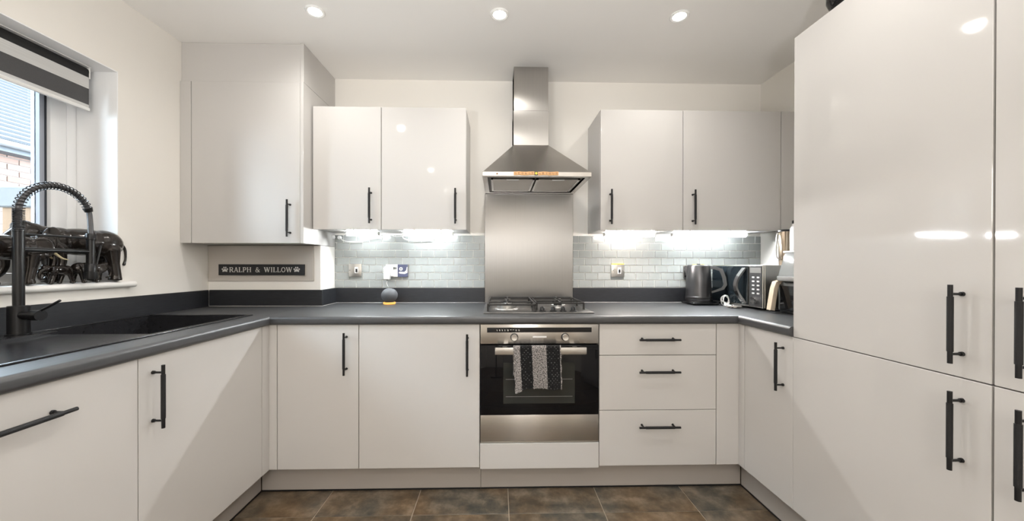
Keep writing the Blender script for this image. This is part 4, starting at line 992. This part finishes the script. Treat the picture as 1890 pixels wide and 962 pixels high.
cn = thing('coffee_pot', (FX, FY, FZ), 'tall copper toned steel pot with a thin wire handle standing on the microwave', 'coffee pot')
bm = NB(); lathe(bm, (FX, FY, FZ), [(0, 0), (0.027, 0), (0.0285, 0.005), (0.030, 0.198), (0.028, 0.202), (0, 0.200)], 32); obj('pot_body', bm, 'copper_steel', cn)
bm = NB(); lathe(bm, (FX, FY, FZ), [(0.0295, 0.196), (0.0322, 0.198), (0.0322, 0.206), (0.028, 0.209), (0, 0.210)], 32); obj('pot_lid', bm, 'black_plastic', cn)
bm = NB(); tube(bm, catmull([(FX-0.029, FY-0.006, FZ+0.190), (FX-0.050, FY-0.010, FZ+0.186), (FX-0.057, FY-0.012, FZ+0.150), (FX-0.060, FY-0.012, FZ+0.090), (FX-0.052, FY-0.010, FZ+0.045), (FX-0.029, FY-0.006, FZ+0.035)], 6), 0.0032, 8); obj('pot_handle', bm, 'satin_chrome', cn)
bm = NB(); lathe(bm, (1.690, -0.441, FZ), [(0, 0), (0.0255, 0), (0.0265, 0.004), (0.0265, 0.205), (0.018, 0.225), (0.0165, 0.236), (0, 0.236)], 28)
bo = thing('bottle', (1.690, -0.441, FZ), 'white bottle with a dark cap beside the steel pot, half hidden by the tall cabinet', 'bottle')
obj('bottle_body', bm, 'white_plastic', bo)
bm = NB(); lathe(bm, (1.690, -0.441, FZ), [(0, 0.2363), (0.0175, 0.2363), (0.0175, 0.252), (0.014, 0.255), (0, 0.255)], 24); obj('bottle_cap', bm, 'black_plastic', bo)

# ------------------------------------------------------------------ roller blind in the window
bl = thing('roller_blind', (-1.885, -1.36, 2.04), 'black and white striped day and night roller blind in the window', 'blind')
ya, yb2 = -1.97, -0.772
bm = NB(); cyl(bm, (-1.885, ya, 2.040), (-1.885, yb2, 2.040), 0.0195, n=24); obj('roller', bm, 'blind_black', bl)
bm = NB(); box(bm, -1.925, -1.862, ya, yb2+0.006, 2.0605, 2.0625); obj('head_rail', bm, 'white_plastic', bl)
for yy in (ya-0.004, yb2+0.004):
    bm = NB(); box(bm, -1.905, -1.865, yy-0.003, yy+0.003, 2.010, 2.0605, 0.002); cyl(bm, (-1.885, yy-0.008, 2.038), (-1.885, yy+0.008, 2.038), 0.012, n=16); obj('bracket', bm, 'white_plastic', bl)
def fab(z0, z1, m, name, y1=yb2-0.002):
    bm = NB(); box(bm, -1.8665, -1.8645, ya+0.004, y1, z0, z1); return obj(name, bm, m, bl)
fab(2.014, 2.040, 'blind_black', 'dark_band'); fab(1.963, 2.014, 'blind_sheer', 'sheer_band'); fab(1.890, 1.963, 'blind_dark', 'dark_band'); fab(1.876, 1.890, 'blind_sheer', 'sheer_band')
bm = NB(); box(bm, -1.872, -1.859, ya+0.002, yb2-0.001, 1.861, 1.876, 0.003, 2); obj('bottom_bar', bm, 'white_plastic', bl)

# ------------------------------------------------------------------ elephant figures on the sill (remeshed from overlapping solids)
def ellipsoid(bm, c, r, rot=None, sub=3):
    n0 = len(bm.verts); bmesh.ops.create_icosphere(bm, subdivisions=sub, radius=1.0); bm.verts.ensure_lookup_table()
    R = rot or Matrix.Identity(3)
    for v in bm.verts[n0:]: v.co = R @ Vector((v.co.x*r[0], v.co.y*r[1], v.co.z*r[2])) + Vector(c)
def capsules(bm, pts, rs, n=14):
    P = catmull(pts, 5); m = len(P); rr = []
    for i in range(m):
        f = i/(m-1)*(len(rs)-1); k = min(int(f), len(rs)-2); rr.append(rs[k]+(rs[k+1]-rs[k])*(f-k))
    tube(bm, P, rr, n); ellipsoid(bm, P[-1], (rr[-1],)*3, None, 2); ellipsoid(bm, P[0], (rr[0],)*3, None, 2)
def elephant(name, loc, heading, H, label, stride=0.0, trunk=0, voxel=0.004, head_drop=0.0, tusk=True):
    """unit elephant: shoulder height ~0.95, facing +x, feet at z=0; scaled to height H"""
    bm = NB(); hd = head_drop
    ellipsoid(bm, (-0.05, 0, 0.71), (0.52, 0.255, 0.245)); ellipsoid(bm, (-0.34, 0, 0.68), (0.29, 0.25, 0.27)); ellipsoid(bm, (0.24, 0, 0.70), (0.27, 0.235, 0.25))
    ellipsoid(bm, (0.56, 0, 0.80-hd), (0.21, 0.175, 0.20)); ellipsoid(bm, (0.64, 0, 0.92-hd), (0.13, 0.13, 0.11)); ellipsoid(bm, (0.44, 0, 0.76-hd*.5), (0.22, 0.17, 0.20))
    if trunk == 0: tk = [(0.68,0,.80-hd), (0.80,0,.66-hd), (0.84,0,.46-hd), (0.84,0,.26-hd*.6), (0.90,0,.13), (0.98,0,.13)]
    else: tk = [(0.68,0,.80-hd), (0.82,0,.70-hd), (0.88,0,.52-hd), (0.86,0,.34-hd*.5), (0.78,0,.22), (0.70,0,.22)]
    capsules(bm, tk, [.125, .105, .08, .065, .05, .042])
    for s, x, st in ((1, .33, .10), (-1, .30, -.08), (1, -.40, -.10), (-1, -.36, .10)):
        sx_ = x + stride*st; capsules(bm, [(x, s*.135, .58), (x + stride*st*.4, s*.14, .32), (sx_, s*.14, .05)], [.135, .092, .085]); lathe(bm, (sx_+0.01, s*.14, 0), [(0, 0.0), (.098, 0.0), (.10, .03), (.085, .08), (0, .09)], 16)
    capsules(bm, [(-.60,0,.72), (-.67,0,.60), (-.68,0,.42), (-.655,0,.30)], [.034, .026, .02, .03], 10)
    for s in (-1, 1):
        R = Matrix.Rotation(s*0.42, 3, 'Z') @ Matrix.Rotation(-0.18, 3, 'Y')
        ellipsoid(bm, (0.40, s*.215, .72-hd), (.175, .034, .225), R); ellipsoid(bm, (0.36, s*.225, .60-hd), (.10, .03, .14), R)
    me = bpy.data.meshes.new('tmp'); bmesh.ops.recalc_face_normals(bm, faces=bm.faces[:]); bm.to_mesh(me); bm.free()
    o = bpy.data.objects.new('tmp', me); COL.objects.link(o)
    r = o.modifiers.new('r', 'REMESH'); r.mode = 'VOXEL'; r.voxel_size = voxel/H; r.use_smooth_shade = True
    sm = o.modifiers.new('s', 'SMOOTH'); sm.iterations = 4; sm.factor = 0.5
    dg = bpy.context.evaluated_depsgraph_get(); me2 = bpy.data.meshes.new_from_object(o.evaluated_get(dg)); bpy.data.objects.remove(o)
    me2.transform(Matrix.Scale(H, 4))
    zmin = min(v.co.z for v in me2.vertices); me2.transform(Matrix.Translation((0, 0, -zmin)))
    me2.materials.clear(); me2.materials.append(M['bronze']); me2.name = name
    for p in me2.polygons: p.use_smooth = True
    t = thing(name, loc, label, 'figurine', 'carved elephants on the window sill'); t.rotation_euler = (0, 0, heading)
    b = link('elephant_body', me2, t)
    if tusk:
        for s in (-1, 1):
            bm = NB(); tube(bm, [(x*H, y_*H, (z-hd)*H) for x, y_, z in catmull([(0.69, s*.085, .66), (0.80, s*.11, .55), (0.90, s*.12, .52)], 4)], [.028*H*(1-.085*k) for k in range(9)], 8)
            tu = link('tusk', finish(bm, 'tusk', 'ivory'), t); tu['label'] = 'ivory coloured tusk'
    return t
ZE = ZS + 0.0002
h1 = math.atan2(-0.235, -0.072)
elephant('elephant_figure', (-1.826, -0.855, ZE), h1, 0.268/1.04*0.93, 'largest dark elephant figure, facing left, on the window sill', 0.6, 0, 0.0032)
elephant('elephant_figure', (-1.792, -1.115, ZE), math.pi/2 - 0.05, 0.190, 'second largest elephant, facing right and cut by the left edge, behind the tap', 0.9, 1, 0.003)
elephant('elephant_figure', (-1.776, -0.966, ZE), -math.pi/2 + 0.1, 0.078, 'small baby elephant left of its twin, facing left on the sill', 1.6, 1, 0.0016, 0.05, False)
elephant('elephant_figure', (-1.772, -0.862, ZE), math.pi/2 - 0.15, 0.090, 'baby elephant under the big elephant belly, facing right behind the spray head', 1.0, 1, 0.0018, 0.04, False)

# ------------------------------------------------------------------ vase on the tall cabinet
vs = thing('vase', (1.292, -1.135, 2.1038), 'black round vase on a brown foot on top of the tall cabinet', 'vase')
bm = NB(); lathe(bm, (1.292, -1.135, 2.1038), [(0, 0.0003), (0.030, 0.0003), (0.028, 0.006), (0.024, 0.030), (0, 0.030)], 28); obj('vase_foot', bm, 'copper_steel', vs)
bm = NB(); lathe(bm, (1.292, -1.135, 2.1038), [(0, 0.0302), (0.028, 0.0302), (0.040, 0.040), (0.048, 0.060), (0.048, 0.080), (0.040, 0.105), (0.026, 0.122), (0.020, 0.140), (0.024, 0.150), (0.018, 0.150), (0, 0.130)], 36); obj('vase_body', bm, 'black_gloss', vs)

# ------------------------------------------------------------------ ceiling downlights (three in the photo, unseen rows added as fill)
def downlight(x, y, label):
    t = thing('downlight', (x, y, ZC), label, 'light', 'recessed ceiling downlights')
    bm = NB(); lathe(bm, (x, y, ZC), [(0.030, -0.0005), (0.046, -0.0005), (0.046, -0.004), (0.042, -0.007), (0.032, -0.005), (0.030, -0.0005)], 36); obj('trim_ring', bm, 'white_plastic', t)
    bm = NB(); lathe(bm, (x, y, ZC), [(0, -0.0004), (0.0302, -0.0004), (0.0302, -0.004), (0, -0.005)], 32); obj('lens', bm, 'lamp_lens', t, label='glowing lens')
    ld = bpy.data.lights.new('downlight_lamp', 'SPOT'); ld.energy = DOWNLIGHT_W; ld.color = (1.0, 0.97, 0.93); ld.spot_size = math.radians(165); ld.spot_blend = 0.9; ld.shadow_soft_size = 0.03
    lo = bpy.data.objects.new('downlight_lamp', ld); COL.objects.link(lo); lo.parent = t; lo.location = (0, 0, -0.012)
for x, y, lab in ((-0.905, -0.660, 'left of the three ceiling downlights, nearest the boiler cupboard'), (0.002, -0.662, 'middle ceiling downlight in front of the cooker hood'), (0.902, -0.672, 'right of the three ceiling downlights, towards the tall cabinets')):
    downlight(x, y, lab)
for y, row in ((-1.45, 'second'), (-2.9, 'third'), (-4.2, 'fourth')):  # unseen rows added for fill; reflections suggest the second and third
    for x, side in ((-0.88, 'window side'), (0.0, 'middle'), (0.90, 'tall cabinet side')): downlight(x, y, 'unseen ceiling downlight of the %s row from the hood wall, %s' % (row, side))
# opal drum added out of view behind the camera as fill light
pd = thing('fill_drum', (0.08, -3.7, ZC), 'added opal drum fill lamp behind the photographer', 'lamp')
bm = NB(); lathe(bm, (0.08, -3.7, ZC), [(0, -0.0005), (0.05, -0.0005), (0.045, -0.02), (0, -0.025)], 24); obj('ceiling_rose', bm, 'white_plastic', pd)
bm = NB(); cyl(bm, (0.08, -3.7, ZC-0.02), (0.08, -3.7, 1.759), 0.003, n=8); obj('cord', bm, 'cable_white', pd)
bm = NB(); lathe(bm, (0.08, -3.7, 1.46), [(0, 0), (0.36, 0), (0.36, 0.30), (0, 0.30)], 40); obj('shade', bm, 'opal', pd)

# two uplighters added out of view behind the camera to brighten the ceiling
for x, side in ((-0.62, 'window side'), (0.12, 'tall cabinet side')):
    fl = thing('fill_uplighter', (x, -2.80, 0), 'added fill uplighter on a tall black stand behind the photographer, ' + side, 'lamp')
    bm = NB(); lathe(bm, (x, -2.80, 0), [(0, 0.0003), (0.14, 0.0003), (0.14, 0.012), (0.02, 0.02), (0, 0.02)], 32); obj('base', bm, 'black_metal', fl)
    bm = NB(); cyl(bm, (x, -2.80, 0.018), (x, -2.80, 1.12), 0.011, n=14); obj('pole', bm, 'black_metal', fl)
    bm = NB(); lathe(bm, (x, -2.80, 1.10), [(0, 0.0), (0.04, 0.01), (0.13, 0.075), (0.135, 0.075), (0.045, 0.004), (0, -0.006)], 32); obj('shade', bm, 'black_metal', fl)
    ld = bpy.data.lights.new('fill_spot', 'SPOT'); ld.energy = FILL_UPLIGHT_W; ld.color = (1.0, 1.0, 1.0); ld.spot_size = math.radians(130); ld.spot_blend = 1.0; ld.shadow_soft_size = 0.06
    lo = bpy.data.objects.new('fill_spot', ld); COL.objects.link(lo); lo.parent = fl; lo.location = (0, 0, 1.19); lo.rotation_euler = (math.pi - math.radians(32), 0, 0)

# ------------------------------------------------------------------ outside: neighbouring house and garden
bm = NB(); box(bm, -14, XL-0.3, -8, 12, -0.3, -0.15)
gd = struct('ground', bm, 'paving')
hs = thing('neighbour_house', (-6.2, 2.4, -0.15), 'neighbouring red brick house with a pale tiled roof outside the window', 'house')
bm = NB(); box(bm, -9.5, -6.012, -4.0, 9.0, -0.15, 2.60); obj('house_wall', bm, 'mortar', hs)
bmesh_brick = {}
def brick(y0, y1, z0):
    key = round(y1-y0, 3)
    if key not in bmesh_brick:
        bm = NB(); box(bm, -0.012, 0.0, 0, y1-y0, 0, 0.065, 0.002); bmesh_brick[key] = finish(bm, 'brick', 'brick')
    b = link('brick', bmesh_brick[key], hs); b.location = Vector((-6.0, y0, z0)) - hs.location
for r in range(19):
    z = 1.13 + r*0.075
    for k in range(15):
        y0 = 0.55 + k*0.225 - (0.1125 if r % 2 else 0); brick(y0, y0+0.215, z)
bm = NB(); box(bm, -6.25, -5.82, -4.2, 9.2, 2.50, 2.60); obj('fascia', bm, 'fascia', hs)
bm = NB()
prof = [(-5.82 + 0.055 + 0.055*math.cos(t), 2.60 + 0.055*math.sin(t)) for t in (math.pi + math.pi*k/8 for k in range(9))] + [(-5.82 + 0.055 + 0.05*math.cos(t), 2.60 + 0.05*math.sin(t)) for t in (2*math.pi - math.pi*k/8 for k in range(9))]
prism(bm, prof, (0, 13.4, 0), (0, -4.2, 0)); obj('gutter', bm, 'gutter', hs)
ang = math.radians(38); ca_, sa_ = math.cos(ang), math.sin(ang); nrow = 34; gauge = 0.128
rme = None
for r in range(nrow):
    bm = NB()
    P0 = Vector((-5.84, 0, 2.635)) + Vector((-ca_, 0, sa_))*gauge*r
    n_ = Vector((sa_, 0, ca_))
    if rme is None:
        a0 = Vector((0,0,0)); q = [a0, Vector((-ca_,0,sa_))*gauge*1.15 - n_*0.012, Vector((-ca_,0,sa_))*gauge*1.15 + n_*0.002, a0 + n_*0.046]
        prism(bm, [(p.x, p.z) for p in q], (0, 13.2, 0)); rme = finish(bm, 'roof_course', 'roof_slate')
    else: bm.free()
    o = link('roof_course', rme, hs); o.location = P0 + Vector((0, -4.1, 0)) - hs.location
# gate post with a grey cap beside the house
gp = thing('garden_post', (-3.55, 0.42, -0.15), 'wooden garden post with a grey cap outside the window', 'post')
bm = NB(); box(bm, -3.66, -3.44, 0.30, 0.52, -0.15, 1.585); obj('post', bm, 'fence_wood', gp)
bm = NB(); box(bm, -3.68, -3.42, 0.28, 0.54, 1.585, 1.74, 0.01); obj('post_cap', bm, 'concrete', gp)
